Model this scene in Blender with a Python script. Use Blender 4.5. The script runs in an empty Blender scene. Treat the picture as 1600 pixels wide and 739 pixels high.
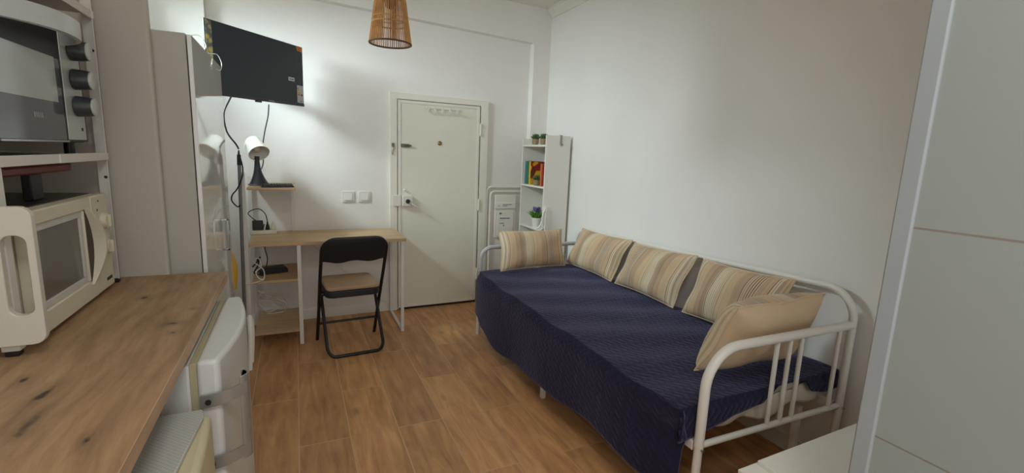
import bpy, bmesh, math, random
from mathutils import Vector, Matrix
random.seed(7)
SC = bpy.context.scene
COL = SC.collection
PI = math.pi
V = Vector

# ------------------------------------------------------------------ materials
def lin(c):
    return tuple((x / 255 / 12.92) if x / 255 <= .04045 else ((x / 255 + .055) / 1.055) ** 2.4 for x in c)

MATS = {}
def mat(name, rgb, rough=.5, metal=0., var=.04, vscale=6., bump=0., bscale=60., spec=.5, coat=0., stretch=(1, 1, 1)):
    if name in MATS: return MATS[name]
    m = bpy.data.materials.new(name); m.use_nodes = True
    nt = m.node_tree; N = nt.nodes; L = nt.links
    b = N['Principled BSDF']
    c = lin(rgb)
    b.inputs['Roughness'].default_value = rough
    b.inputs['Metallic'].default_value = metal
    b.inputs['Specular IOR Level'].default_value = spec
    b.inputs['Coat Weight'].default_value = coat
    tc = N.new('ShaderNodeTexCoord')
    mp = N.new('ShaderNodeMapping'); mp.inputs['Scale'].default_value = stretch
    L.new(tc.outputs['Object'], mp.inputs['Vector'])
    nz = N.new('ShaderNodeTexNoise'); nz.inputs['Scale'].default_value = vscale; nz.inputs['Detail'].default_value = 4
    L.new(mp.outputs['Vector'], nz.inputs['Vector'])
    r = N.new('ShaderNodeValToRGB')
    r.color_ramp.elements[0].position = .3; r.color_ramp.elements[1].position = .7
    r.color_ramp.elements[0].color = (*[max(0, x * (1 - var)) for x in c], 1)
    r.color_ramp.elements[1].color = (*[min(1, x * (1 + var)) for x in c], 1)
    L.new(nz.outputs['Fac'], r.inputs['Fac']); L.new(r.outputs['Color'], b.inputs['Base Color'])
    if bump:
        n2 = N.new('ShaderNodeTexNoise'); n2.inputs['Scale'].default_value = bscale; n2.inputs['Detail'].default_value = 5
        L.new(mp.outputs['Vector'], n2.inputs['Vector'])
        bp = N.new('ShaderNodeBump'); bp.inputs['Strength'].default_value = bump; bp.inputs['Distance'].default_value = .004
        L.new(n2.outputs['Fac'], bp.inputs['Height']); L.new(bp.outputs['Normal'], b.inputs['Normal'])
    MATS[name] = m
    return m

def nodes_of(name, rough=.5):
    m = bpy.data.materials.new(name); m.use_nodes = True
    nt = m.node_tree
    nt.nodes['Principled BSDF'].inputs['Roughness'].default_value = rough
    return m, nt.nodes, nt.links, nt.nodes['Principled BSDF']

def mth(N, L, op, a, b=None):
    n = N.new('ShaderNodeMath'); n.operation = op
    for i, v in enumerate((a, b)):
        if v is None: continue
        if isinstance(v, (int, float)): n.inputs[i].default_value = v
        else: L.new(v, n.inputs[i])
    return n.outputs[0]

def ramp(N, L, fac, stops, interp='LINEAR'):
    r = N.new('ShaderNodeValToRGB'); cr = r.color_ramp; cr.interpolation = interp
    while len(cr.elements) < len(stops): cr.elements.new(1.)
    for e, (p, c) in zip(cr.elements, stops):
        e.position = p; e.color = (*(lin(c) if not isinstance(c, float) else (c, c, c)), 1)
    L.new(fac, r.inputs['Fac'])
    return r.outputs['Color']

def mixc(N, L, fac, a, b, mode='MIX'):
    n = N.new('ShaderNodeMix'); n.data_type = 'RGBA'; n.blend_type = mode
    if isinstance(fac, (int, float)): n.inputs['Factor'].default_value = fac
    else: L.new(fac, n.inputs['Factor'])
    for k, v in (('A', a), ('B', b)):
        s = [i for i in n.inputs if i.name == k and i.type == 'RGBA'][0]
        if isinstance(v, tuple): s.default_value = (*v, 1)
        else: L.new(v, s)
    return [o for o in n.outputs if o.type == 'RGBA'][0]

def floor_material():
    m, N, L, b = nodes_of('wood_look_floor_tile', .42)
    tc = N.new('ShaderNodeTexCoord'); sp = N.new('ShaderNodeSeparateXYZ'); L.new(tc.outputs['Object'], sp.inputs[0])
    u = mth(N, L, 'SUBTRACT', sp.outputs['Y'], 2.405)
    v = mth(N, L, 'ADD', sp.outputs['X'], .28)
    cb = N.new('ShaderNodeCombineXYZ'); L.new(u, cb.inputs[0]); L.new(v, cb.inputs[1])
    br = N.new('ShaderNodeTexBrick'); L.new(cb.outputs[0], br.inputs['Vector'])
    br.offset = .5; br.offset_frequency = 2
    br.inputs['Scale'].default_value = 1
    br.inputs['Brick Width'].default_value = 1.03
    br.inputs['Row Height'].default_value = .249
    br.inputs['Mortar Size'].default_value = .003
    br.inputs['Mortar Smooth'].default_value = .3
    br.inputs['Color1'].default_value = (0, 0, 0, 1); br.inputs['Color2'].default_value = (1, 1, 1, 1)
    br.inputs['Mortar'].default_value = (.5, .5, .5, 1)
    pid = br.outputs['Color']
    # wood grain, shifted per tile
    sh = N.new('ShaderNodeVectorMath'); sh.operation = 'MULTIPLY_ADD'
    L.new(pid, sh.inputs[0]); sh.inputs[1].default_value = (7, 13, 0); L.new(cb.outputs[0], sh.inputs[2])
    mp = N.new('ShaderNodeMapping'); mp.inputs['Scale'].default_value = (1.6, 11, 1); L.new(sh.outputs[0], mp.inputs['Vector'])
    g = N.new('ShaderNodeTexNoise'); g.inputs['Scale'].default_value = 1.5; g.inputs['Detail'].default_value = 8; g.inputs['Roughness'].default_value = .62; g.inputs['Distortion'].default_value = .6
    L.new(mp.outputs[0], g.inputs['Vector'])
    mp2 = N.new('ShaderNodeMapping'); mp2.inputs['Scale'].default_value = (3, 5, 1); L.new(sh.outputs[0], mp2.inputs['Vector'])
    g2 = N.new('ShaderNodeTexNoise'); g2.inputs['Scale'].default_value = 1.3; g2.inputs['Detail'].default_value = 5
    L.new(mp2.outputs[0], g2.inputs['Vector'])
    col = ramp(N, L, g.outputs['Fac'], [(.25, (158, 112, 72)), (.45, (196, 145, 97)), (.6, (213, 163, 112)), (.8, (228, 183, 134))])
    tone = ramp(N, L, g2.outputs['Fac'], [(.3, .86), (.7, 1.1)])
    col = mixc(N, L, 1., col, tone, 'MULTIPLY')
    tint = ramp(N, L, pid, [(0, .80), (1, 1.10)])
    col = mixc(N, L, 1., col, tint, 'MULTIPLY')
    vo = N.new('ShaderNodeTexVoronoi'); vo.inputs['Scale'].default_value = 1.; 
    mp3 = N.new('ShaderNodeMapping'); mp3.inputs['Scale'].default_value = (2.2, 4.6, 1); L.new(sh.outputs[0], mp3.inputs['Vector']); L.new(mp3.outputs[0], vo.inputs['Vector'])
    kn = ramp(N, L, vo.outputs['Distance'], [(.03, .55), (.13, 1.)])
    col = mixc(N, L, .8, col, kn, 'MULTIPLY')
    col = mixc(N, L, br.outputs['Fac'], col, lin((206, 172, 130)))
    L.new(col, b.inputs['Base Color'])
    bp = N.new('ShaderNodeBump'); bp.inputs['Strength'].default_value = .35; bp.inputs['Distance'].default_value = .002
    h = mth(N, L, 'SUBTRACT', mth(N, L, 'MULTIPLY', g.outputs['Fac'], .4), br.outputs['Fac'])
    L.new(h, bp.inputs['Height']); L.new(bp.outputs['Normal'], b.inputs['Normal'])
    rr = mth(N, L, 'ADD', mth(N, L, 'MULTIPLY', g.outputs['Fac'], .2), .33)
    L.new(rr, b.inputs['Roughness'])
    return m

def wood_material(name, dark, mid, light, axis='y', scale=1., rough=.5, knots=()):
    """laminate boards; knots: (x, y, half length, half width) in object space"""
    m, N, L, b = nodes_of(name, rough)
    tc = N.new('ShaderNodeTexCoord')
    mp = N.new('ShaderNodeMapping')
    mp.inputs['Scale'].default_value = {'y': (14, 1.4, 14), 'x': (1.4, 14, 14), 'z': (14, 14, 1.4)}[axis]
    # warp
    wn = N.new('ShaderNodeTexNoise'); wn.inputs['Scale'].default_value = 2.2
    L.new(tc.outputs['Object'], wn.inputs['Vector'])
    wv = N.new('ShaderNodeVectorMath'); wv.operation = 'MULTIPLY_ADD'
    L.new(wn.outputs['Color'], wv.inputs[0]); wv.inputs[1].default_value = (.09, .09, .09); L.new(tc.outputs['Object'], wv.inputs[2])
    L.new(wv.outputs[0], mp.inputs['Vector'])
    g = N.new('ShaderNodeTexNoise'); g.inputs['Scale'].default_value = 1.3 * scale; g.inputs['Detail'].default_value = 9; g.inputs['Roughness'].default_value = .65
    L.new(mp.outputs[0], g.inputs['Vector'])
    col = ramp(N, L, g.outputs['Fac'], [(.28, dark), (.5, mid), (.75, light)])
    if knots:
        sp = N.new('ShaderNodeSeparateXYZ'); L.new(wv.outputs[0], sp.inputs[0])
        nz = N.new('ShaderNodeTexNoise'); nz.inputs['Scale'].default_value = 28; nz.inputs['Detail'].default_value = 6
        L.new(tc.outputs['Object'], nz.inputs['Vector'])
        tot = None
        for (kx, ky, kl, kw) in knots:
            dx = mth(N, L, 'DIVIDE', mth(N, L, 'SUBTRACT', sp.outputs['X'], kx + .045), kw)
            dy = mth(N, L, 'DIVIDE', mth(N, L, 'SUBTRACT', sp.outputs['Y'], ky + .045), kl)
            d = mth(N, L, 'SQRT', mth(N, L, 'ADD', mth(N, L, 'MULTIPLY', dx, dx), mth(N, L, 'MULTIPLY', dy, dy)))
            tot = d if tot is None else mth(N, L, 'MINIMUM', tot, d)
        tot = mth(N, L, 'ADD', tot, mth(N, L, 'MULTIPLY', mth(N, L, 'SUBTRACT', nz.outputs['Fac'], .5), 1.9))
        k1 = ramp(N, L, tot, [(.25, 0.), (.8, 1.)])
        k2 = ramp(N, L, mth(N, L, 'MULTIPLY', tot, .28), [(.2, .74), (.75, 1.)])
        col = mixc(N, L, 1., col, k2, 'MULTIPLY')
        col = mixc(N, L, k1, lin((62, 50, 42)), col)
    L.new(col, b.inputs['Base Color'])
    bp = N.new('ShaderNodeBump'); bp.inputs['Strength'].default_value = .15; bp.inputs['Distance'].default_value = .002
    L.new(g.outputs['Fac'], bp.inputs['Height']); L.new(bp.outputs['Normal'], b.inputs['Normal'])
    return m

def plaster_material(name, rgb, rough=.85, bump=.25):
    m, N, L, b = nodes_of(name, rough)
    tc = N.new('ShaderNodeTexCoord')
    n1 = N.new('ShaderNodeTexNoise'); n1.inputs['Scale'].default_value = 1.6; n1.inputs['Detail'].default_value = 5
    n2 = N.new('ShaderNodeTexNoise'); n2.inputs['Scale'].default_value = 9; n2.inputs['Detail'].default_value = 7; n2.inputs['Roughness'].default_value = .6
    for n in (n1, n2): L.new(tc.outputs['Object'], n.inputs['Vector'])
    c = lin(rgb)
    r = N.new('ShaderNodeValToRGB')
    r.color_ramp.elements[0].position = .3; r.color_ramp.elements[1].position = .7
    r.color_ramp.elements[0].color = (*[x * .975 for x in c], 1); r.color_ramp.elements[1].color = (*[min(1, x * 1.02) for x in c], 1)
    L.new(n1.outputs['Fac'], r.inputs['Fac']); L.new(r.outputs['Color'], b.inputs['Base Color'])
    bp = N.new('ShaderNodeBump'); bp.inputs['Strength'].default_value = bump; bp.inputs['Distance'].default_value = .006
    L.new(n2.outputs['Fac'], bp.inputs['Height']); L.new(bp.outputs['Normal'], b.inputs['Normal'])
    b.inputs['Specular IOR Level'].default_value = .25
    return m

def stripe_material():
    m, N, L, b = nodes_of('striped_cotton', .9)
    uv = N.new('ShaderNodeUVMap'); sp = N.new('ShaderNodeSeparateXYZ'); L.new(uv.outputs[0], sp.inputs[0])
    x = sp.outputs['X']
    T = (184, 156, 128); C = (206, 187, 156); K = (214, 201, 176); B = (146, 117, 96); G = (172, 152, 128); O = (200, 172, 138)
    bands = [(0, K), (.03, G), (.04, K), (.07, C), (.085, T), (.1, C), (.125, O), (.19, G), (.2, T), (.255, B), (.265, G), (.31, C), (.32, B), (.33, K), (.42, C), (.455, G), (.465, C), (.5, O), (.585, T), (.62, G), (.63, T), (.67, B), (.68, G), (.715, B), (.79, T), (.85, O), (.885, B), (.895, K), (.94, T), (.955, C)]
    base = ramp(N, L, x, bands, 'CONSTANT')
    s = mth(N, L, 'SINE', mth(N, L, 'MULTIPLY', x, 2 * PI * 44))
    thin = ramp(N, L, s, [(.25, 0.), (.6, 1.)])
    msk = ramp(N, L, x, [(0, .3), (.06, .5), (.12, .15), (.27, .7), (.34, .8), (.47, .5), (.52, .15), (.68, .7), (.72, 1.), (.8, .2), (.86, .4), (.9, .8), (.95, .5)], 'CONSTANT')
    f = mixc(N, L, 1., msk, thin, 'MULTIPLY')
    lightdark = ramp(N, L, x, [(0, (150, 122, 94)), (.34, (170, 145, 108)), (.68, (216, 202, 176)), (.86, (160, 130, 98))], 'CONSTANT')
    col = mixc(N, L, f, base, lightdark)
    L.new(col, b.inputs['Base Color'])
    tc = N.new('ShaderNodeTexCoord'); n = N.new('ShaderNodeTexNoise'); n.inputs['Scale'].default_value = 16; n.inputs['Detail'].default_value = 5
    L.new(tc.outputs['Object'], n.inputs['Vector'])
    h = mth(N, L, 'ADD', n.outputs['Fac'], mth(N, L, 'MULTIPLY', thin, .06))
    bp = N.new('ShaderNodeBump'); bp.inputs['Strength'].default_value = .4; bp.inputs['Distance'].default_value = .008
    L.new(h, bp.inputs['Height']); L.new(bp.outputs['Normal'], b.inputs['Normal'])
    b.inputs['Sheen Weight'].default_value = .15
    b.inputs['Specular IOR Level'].default_value = .15
    return m

def quilt_material():
    m, N, L, b = nodes_of('navy_quilted_cotton', .8)
    uv = N.new('ShaderNodeUVMap')
    wn = N.new('ShaderNodeTexNoise'); wn.inputs['Scale'].default_value = 9; L.new(uv.outputs[0], wn.inputs['Vector'])
    wv = N.new('ShaderNodeVectorMath'); wv.operation = 'MULTIPLY_ADD'
    L.new(wn.outputs['Color'], wv.inputs[0]); wv.inputs[1].default_value = (.035, .035, 0); L.new(uv.outputs[0], wv.inputs[2])
    sp = N.new('ShaderNodeSeparateXYZ'); L.new(wv.outputs[0], sp.inputs[0])
    # rows of wavy stitching
    k = 2 * PI / .07
    wob = mth(N, L, 'MULTIPLY', mth(N, L, 'SINE', mth(N, L, 'MULTIPLY', sp.outputs['Y'], k)), .011)
    row = mth(N, L, 'ABSOLUTE', mth(N, L, 'SINE', mth(N, L, 'MULTIPLY', mth(N, L, 'ADD', sp.outputs['X'], wob), PI / .034)))
    col_ = mth(N, L, 'ABSOLUTE', mth(N, L, 'SINE', mth(N, L, 'MULTIPLY', mth(N, L, 'ADD', sp.outputs['Y'], mth(N, L, 'MULTIPLY', mth(N, L, 'SINE', mth(N, L, 'MULTIPLY', sp.outputs['X'], k)), .012)), PI / .05)))
    h = mth(N, L, 'ADD', mth(N, L, 'POWER', row, .55), mth(N, L, 'MULTIPLY', mth(N, L, 'POWER', col_, .5), .6))
    n2 = N.new('ShaderNodeTexNoise'); n2.inputs['Scale'].default_value = 7; n2.inputs['Detail'].default_value = 4; L.new(uv.outputs[0], n2.inputs['Vector'])
    h = mth(N, L, 'ADD', h, mth(N, L, 'MULTIPLY', n2.outputs['Fac'], 2.2))
    bp = N.new('ShaderNodeBump'); bp.inputs['Strength'].default_value = .38; bp.inputs['Distance'].default_value = .005
    L.new(h, bp.inputs['Height']); L.new(bp.outputs['Normal'], b.inputs['Normal'])
    col = ramp(N, L, n2.outputs['Fac'], [(.3, (25, 24, 44)), (.7, (32, 30, 54))])
    L.new(col, b.inputs['Base Color'])
    b.inputs['Sheen Weight'].default_value = .32; b.inputs['Sheen Roughness'].default_value = .45; b.inputs['Sheen Tint'].default_value = (.6, .6, 1, 1)
    b.inputs['Specular IOR Level'].default_value = .2
    return m

def glass_material():
    """thin pane: mostly clear, a little mirror reflection"""
    m, N, L, b = nodes_of('window_glass', .02)
    out = [n for n in N if n.type == 'OUTPUT_MATERIAL'][0]
    t = N.new('ShaderNodeBsdfTransparent'); t.inputs[0].default_value = (.95, .97, .97, 1)
    g = N.new('ShaderNodeBsdfGlossy'); g.inputs['Roughness'].default_value = .02
    fr = N.new('ShaderNodeFresnel'); fr.inputs['IOR'].default_value = 1.3
    mx = N.new('ShaderNodeMixShader')
    L.new(fr.outputs[0], mx.inputs[0]); L.new(t.outputs[0], mx.inputs[1]); L.new(g.outputs[0], mx.inputs[2]); L.new(mx.outputs[0], out.inputs['Surface'])
    return m

def mesh_top_material():
    m, N, L, b = nodes_of('fine_grey_texture', .55)
    tc = N.new('ShaderNodeTexCoord'); ck = N.new('ShaderNodeTexChecker'); ck.inputs['Scale'].default_value = 150
    L.new(tc.outputs['Object'], ck.inputs['Vector'])
    ck.inputs['Color1'].default_value = (*lin((204, 204, 198)), 1); ck.inputs['Color2'].default_value = (*lin((188, 188, 183)), 1)
    L.new(ck.outputs['Color'], b.inputs['Base Color'])
    return m

def scales_material():
    """gold and grey scalloped film along the television's edge"""
    m, N, L, b = nodes_of('gold_scale_sticker', .5)
    tc = N.new('ShaderNodeTexCoord'); vo = N.new('ShaderNodeTexVoronoi'); vo.inputs['Scale'].default_value = 38
    L.new(tc.outputs['Object'], vo.inputs['Vector'])
    L.new(ramp(N, L, vo.outputs['Distance'], [(.2, (205, 165, 60)), (.5, (160, 150, 110)), (.7, (90, 95, 90))]), b.inputs['Base Color'])
    return m

def cover_material():
    """yellow book cover with a red shape and a green area"""
    m, N, L, b = nodes_of('illustrated_book_cover', .45)
    tc = N.new('ShaderNodeTexCoord'); n = N.new('ShaderNodeTexNoise'); n.inputs['Scale'].default_value = 13; n.inputs['Detail'].default_value = 1
    L.new(tc.outputs['Object'], n.inputs['Vector'])
    L.new(ramp(N, L, n.outputs['Fac'], [(0, (222, 180, 40)), (.47, (214, 168, 36)), (.5, (176, 34, 26)), (.62, (120, 22, 22)), (.68, (60, 84, 40))]), b.inputs['Base Color'])
    return m

M_WALL = plaster_material('white_plaster', (232, 229, 224))
M_CEIL = plaster_material('ceiling_paint', (228, 225, 216))
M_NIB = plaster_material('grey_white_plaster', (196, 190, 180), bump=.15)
M_FLOOR = floor_material()
M_GLASS = glass_material()
M_STRIPE = stripe_material()
M_PLAINB = mat('plain_beige_cotton', (208, 184, 152), .9, bump=.35, bscale=25, spec=.15)
M_QUILT = quilt_material()
M_OAK = wood_material('light_oak_laminate', (172, 142, 106), (198, 168, 128), (214, 186, 148), 'x')
M_COUNTER = wood_material('knotty_oak_worktop', (140, 110, 80), (168, 136, 101), (188, 157, 122), 'y', 1.6, .5,
                          knots=[(x + .7, y - 1.4, l, w_) for x, y, l, w_ in [(-.522, 1.235, .05, .016), (-.565, 1.39, .05, .014), (-.392, 1.134, .022, .010), (-.64, 1.495, .02, .012), (-.388, 1.829, .014, .022), (-.37, 1.738, .012, .012), (-.551, 2.185, .022, .014), (-.363, 1.988, .012, .010)]])
M_COUNTER_EDGE = wood_material('worktop_edge_band', (170, 138, 112), (196, 164, 134), (214, 184, 156), 'y', .9, .45)  # lighter than the board to paint in the front-edge highlight
M_WHITE = mat('white_lacquer', (226, 224, 216), .35, var=.015)
M_WHITEMET = mat('white_painted_steel', (222, 218, 210), .35, var=.015)
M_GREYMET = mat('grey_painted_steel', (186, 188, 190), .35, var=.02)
M_DOOR = mat('cream_door_paint', (226, 224, 210), .45, var=.02, vscale=2)
M_FRAME = mat('cream_frame_paint', (228, 225, 213), .45, var=.02)
M_BLACK = mat('black_plastic', (22, 22, 24), .45)
M_BLACKMET = mat('black_painted_steel', (20, 20, 22), .4)
M_BLACKVINYL = mat('black_vinyl', (26, 28, 36), .5, bump=.1)
M_SILVER = mat('brushed_silver', (176, 178, 178), .32, .9, stretch=(1, 60, 1))
M_SILVERP = mat('silver_paint', (198, 202, 200), .35, .25, var=.02)
M_CHROME = mat('satin_steel', (190, 190, 188), .25, 1.)
M_CREAM = mat('aged_cream_plastic', (216, 208, 186), .45, var=.03)
M_WARDSIDE = mat('grey_white_laminate', (188, 185, 176), .5, var=.015)
M_WARDDOOR = mat('white_gloss_laminate', (236, 235, 231), .06, var=.01, spec=.8)
M_SCREEN = mat('dark_television_screen', (30, 38, 50), .28, var=.03, spec=.5)
M_CREAMB = mat('pale_cream_plastic', (216, 205, 172), .45, var=.03)

# ------------------------------------------------------------------ mesh helpers
LOC = {}
# frame of the far wall: input (x, distance out from the wall, z)
WM = Matrix.Translation((.8, 4.40, 0)) @ Matrix.Rotation(.03, 4, 'Z') @ Matrix.Diagonal((1, -1, 1, 1)) @ Matrix.Translation((-.8, 0, 0))

class MB:
    def __init__(s, M=None):
        s.bm = bmesh.new(); s.M = M; s.uv = None
    def face(s, pts, mi=0):
        f = s.bm.faces.new([s.bm.verts.new(p) for p in pts]); f.material_index = mi; return f
    def box(s, x0, x1, y0, y1, z0, z1, mi=0, M=None):
        vs = [V((x, y, z)) for x in (x0, x1) for y in (y0, y1) for z in (z0, z1)]
        if M: vs = [M @ v for v in vs]
        b = [s.bm.verts.new(v) for v in vs]
        for q in ((0, 1, 3, 2), (4, 6, 7, 5), (0, 4, 5, 1), (2, 3, 7, 6), (0, 2, 6, 4), (1, 5, 7, 3)):
            s.bm.faces.new([b[i] for i in q]).material_index = mi
        return s
    def prism(s, poly, h0, h1, plane='xy', mi=0, M=None):
        def P(a, b, h):
            v = {'xy': V((a, b, h)), 'xz': V((a, h, b)), 'yz': V((h, a, b))}[plane]
            return M @ v if M else v
        lo = [s.bm.verts.new(P(a, b, h0)) for a, b in poly]; hi = [s.bm.verts.new(P(a, b, h1)) for a, b in poly]
        n = len(poly)
        s.bm.faces.new(lo).material_index = mi; s.bm.faces.new(hi).material_index = mi
        for i in range(n): s.bm.faces.new((lo[i], lo[(i + 1) % n], hi[(i + 1) % n], hi[i])).material_index = mi
        return s
    def tube(s, pts, r, seg=10, closed=False, mi=0):
        pts = [V(p) for p in pts]; n = len(pts)
        rr = r if isinstance(r, (list, tuple)) else [r] * n
        rings = []; up = None
        for i, p in enumerate(pts):
            a = pts[i - 1] if (i or closed) else p; c = pts[(i + 1) % n] if (i < n - 1 or closed) else p
            t = (c - a).normalized()
            if up is None:
                up = V((0, 0, 1)) if abs(t.z) < .9 else V((1, 0, 0))
            x = t.cross(up)
            if x.length < 1e-4: x = t.cross(V((0, 1, .3)))
            x.normalize(); y = x.cross(t).normalized(); up = y
            rings.append([s.bm.verts.new(p + (x * math.cos(q) + y * math.sin(q)) * rr[i]) for q in (2 * PI * k / seg for k in range(seg))])
        m = n if closed else n - 1
        for i in range(m):
            A, B = rings[i], rings[(i + 1) % n]
            for k in range(seg):
                f = s.bm.faces.new((A[k], A[(k + 1) % seg], B[(k + 1) % seg], B[k])); f.smooth = True; f.material_index = mi
        if not closed:
            s.bm.faces.new(rings[0]).material_index = mi; s.bm.faces.new(rings[-1]).material_index = mi
        return s
    def cyl(s, p0, p1, r0, r1=None, seg=20, mi=0):
        return s.tube([p0, p1], [r0, r0 if r1 is None else r1], seg, mi=mi)
    def lathe(s, prof, c=(0, 0, 0), seg=28, M=None, mi=0, close=False):
        c = V(c); rings = []
        for r, z in prof:
            ring = []
            for k in range(seg):
                a = 2 * PI * k / seg
                v = V((r * math.cos(a), r * math.sin(a), z))
                ring.append(s.bm.verts.new((M @ v if M else v) + c))
            rings.append(ring)
        n = len(rings)
        for i in range(n if close else n - 1):
            A, B = rings[i], rings[(i + 1) % n]
            for k in range(seg):
                f = s.bm.faces.new((A[k], A[(k + 1) % seg], B[(k + 1) % seg], B[k])); f.smooth = True; f.material_index = mi
        if not close:
            for R in (rings[0], rings[-1]): s.bm.faces.new(R).material_index = mi
        return s
    def ball(s, c, r, sc=(1, 1, 1), M=None, seg=12, mi=0):
        n = seg // 2
        prof = [(max(.02, math.sin(PI * i / n)), -math.cos(PI * i / n)) for i in range(n + 1)]
        D = Matrix.Diagonal((r * sc[0], r * sc[1], r * sc[2], 1))
        return s.lathe(prof, c, seg, (M @ D) if M else D, mi)
    def grid(s, P, mi=0, uvs=None, smooth=True):
        vs = [[s.bm.verts.new(p) for p in row] for row in P]
        lay = s.bm.loops.layers.uv.verify() if uvs else None
        for i in range(len(P) - 1):
            for j in range(len(P[0]) - 1):
                ij = ((i, j), (i + 1, j), (i + 1, j + 1), (i, j + 1))
                f = s.bm.faces.new([vs[a][b] for a, b in ij]); f.smooth = smooth; f.material_index = mi
                if lay:
                    for lp, (a, b) in zip(f.loops, ij): lp[lay].uv = uvs[a][b]
        return vs
    def build(s, name, m, parent=None, loc=None, bevel=0., bseg=2, sharp=35, weld=False, recalc=True, solid=0., sub=0):
        bm = s.bm
        if s.M: bm.transform(s.M)
        if weld: bmesh.ops.remove_doubles(bm, verts=bm.verts, dist=1e-5)
        if recalc: bmesh.ops.recalc_face_normals(bm, faces=bm.faces)
        if parent is not None: L0 = LOC[parent.name]
        elif loc is not None: L0 = V(loc)
        else:
            lo = V((min(v.co[i] for v in bm.verts) for i in range(3))); hi = V((max(v.co[i] for v in bm.verts) for i in range(3)))
            L0 = V(((lo.x + hi.x) / 2, (lo.y + hi.y) / 2, lo.z))
        bmesh.ops.translate(bm, verts=bm.verts, vec=-L0)
        me = bpy.data.meshes.new(name); bm.to_mesh(me); bm.free()
        for p in me.polygons: p.use_smooth = True
        me.set_sharp_from_angle(angle=math.radians(sharp))
        for mm in (m if isinstance(m, (list, tuple)) else [m]): me.materials.append(mm)
        o = bpy.data.objects.new(name, me); COL.objects.link(o)
        LOC[o.name] = L0
        if parent is None: o.location = L0
        else: o.parent = parent
        if sub:
            md = o.modifiers.new('sub', 'SUBSURF'); md.levels = md.render_levels = sub
        if solid:
            md = o.modifiers.new('solid', 'SOLIDIFY'); md.thickness = solid; md.offset = -1
        if bevel:
            md = o.modifiers.new('bevel', 'BEVEL'); md.width = bevel; md.segments = bseg; md.limit_method = 'ANGLE'; md.angle_limit = math.radians(40)
        return o

def tag(o, label=None, cat=None, group=None, kind=None):
    if label: o['label'] = label
    if cat: o['category'] = cat
    if group: o['group'] = group
    if kind: o['kind'] = kind
    return o
def thing(name, loc, label, cat, group=None, M=None):
    o = bpy.data.objects.new(name, None); o.empty_display_size = .05; COL.objects.link(o)
    L0 = V(loc)
    if M: L0 = M @ L0
    o.location = L0; LOC[o.name] = L0
    return tag(o, label, cat, group)
def struct(o, label=None, cat=None):
    return tag(o, label, cat, kind='structure')
def bez(p0, p1, p2, p3, n=12):
    p0, p1, p2, p3 = map(V, (p0, p1, p2, p3)); out = []
    for i in range(n + 1):
        t = i / n; out.append(p0 * (1 - t) ** 3 + p1 * 3 * t * (1 - t) ** 2 + p2 * 3 * t * t * (1 - t) + p3 * t ** 3)
    return out
def spline(pts, n=8):
    pts = [V(p) for p in pts]; P = [pts[0]] + pts + [pts[-1]]; out = []
    for i in range(1, len(P) - 2):
        a, b, c, d = P[i - 1], P[i], P[i + 1], P[i + 2]
        for k in range(n):
            t = k / n
            out.append(.5 * ((2 * b) + (c - a) * t + (2 * a - 5 * b + 4 * c - d) * t * t + (3 * b - a - 3 * c + d) * t ** 3))
    out.append(pts[-1]); return out
def arc(c, u, v, r, a0, a1, n=8):
    c, u, v = V(c), V(u), V(v)
    return [c + (u * math.cos(a0 + (a1 - a0) * i / n) + v * math.sin(a0 + (a1 - a0) * i / n)) * r for i in range(n + 1)]

# ------------------------------------------------------------------ camera
f_px, yaw, pitch, roll = 738.3, math.radians(24.731), math.radians(9.761), math.radians(-2.306)
ca, sa, cb, sb = math.cos(yaw), math.sin(yaw), math.cos(pitch), math.sin(pitch)
fw = V((sa * cb, ca * cb, -sb)); r0 = V((ca, -sa, 0)); d0 = fw.cross(r0)
rt = r0 * math.cos(roll) + d0 * math.sin(roll); dn = d0 * math.cos(roll) - r0 * math.sin(roll)
cam = bpy.data.cameras.new('camera'); cam.sensor_width = 36; cam.lens = f_px / 1600 * 36; cam.clip_start = .02
co = bpy.data.objects.new('camera', cam); COL.objects.link(co)
Mc = Matrix.Identity(4)
for i, v in enumerate((rt, -dn, -fw)):
    for k in range(3): Mc[k][i] = v[k]
Mc.translation = V((0, 0, 1.5))
co.matrix_world = Mc
SC.camera = co

# ------------------------------------------------------------------ room shell
XL, XR, ZC = -1.12, 2.35, 2.92
YN = -1.6
struct(MB().box(XL - .1, XR + .1, YN, 4.62, -.1, 0).build('floor', M_FLOOR, loc=(0, 0, 0)))
struct(MB().box(XL - .1, XR + .1, YN, 4.62, ZC, ZC + .1).build('ceiling', M_CEIL))
struct(MB().box(XR, XR + .1, YN, 4.62, 0, ZC).build('wall_right', M_WALL))
# left wall with a window opening
WY0, WY1, WZ0, WZ1 = 2.75, 3.95, 2.30, 2.62
w = MB()
w.box(XL - .1, XL, YN, WY0, 0, ZC); w.box(XL - .1, XL, WY1, 4.62, 0, ZC)
w.box(XL - .1, XL, WY0, WY1, 0, WZ0); w.box(XL - .1, XL, WY0, WY1, WZ1, ZC)
struct(w.build('wall_left', M_WALL))
win = struct(thing('window_1', (XL - .05, (WY0 + WY1) / 2, WZ0), None, None))
w = MB()
for (a, b, c, d) in ((WY0, WY1, WZ0, WZ0 + .04), (WY0, WY1, WZ1 - .04, WZ1), (WY0, WY0 + .04, WZ0 + .04, WZ1 - .04), (WY1 - .04, WY1, WZ0 + .04, WZ1 - .04)):
    w.box(XL - .08, XL - .03, a, b, c, d)
w.build('window_frame', M_FRAME, win)
MB().box(XL - .058, XL - .052, WY0 + .04, WY1 - .04, WZ0 + .04, WZ1 - .04).build('pane', M_GLASS, win)
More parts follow.
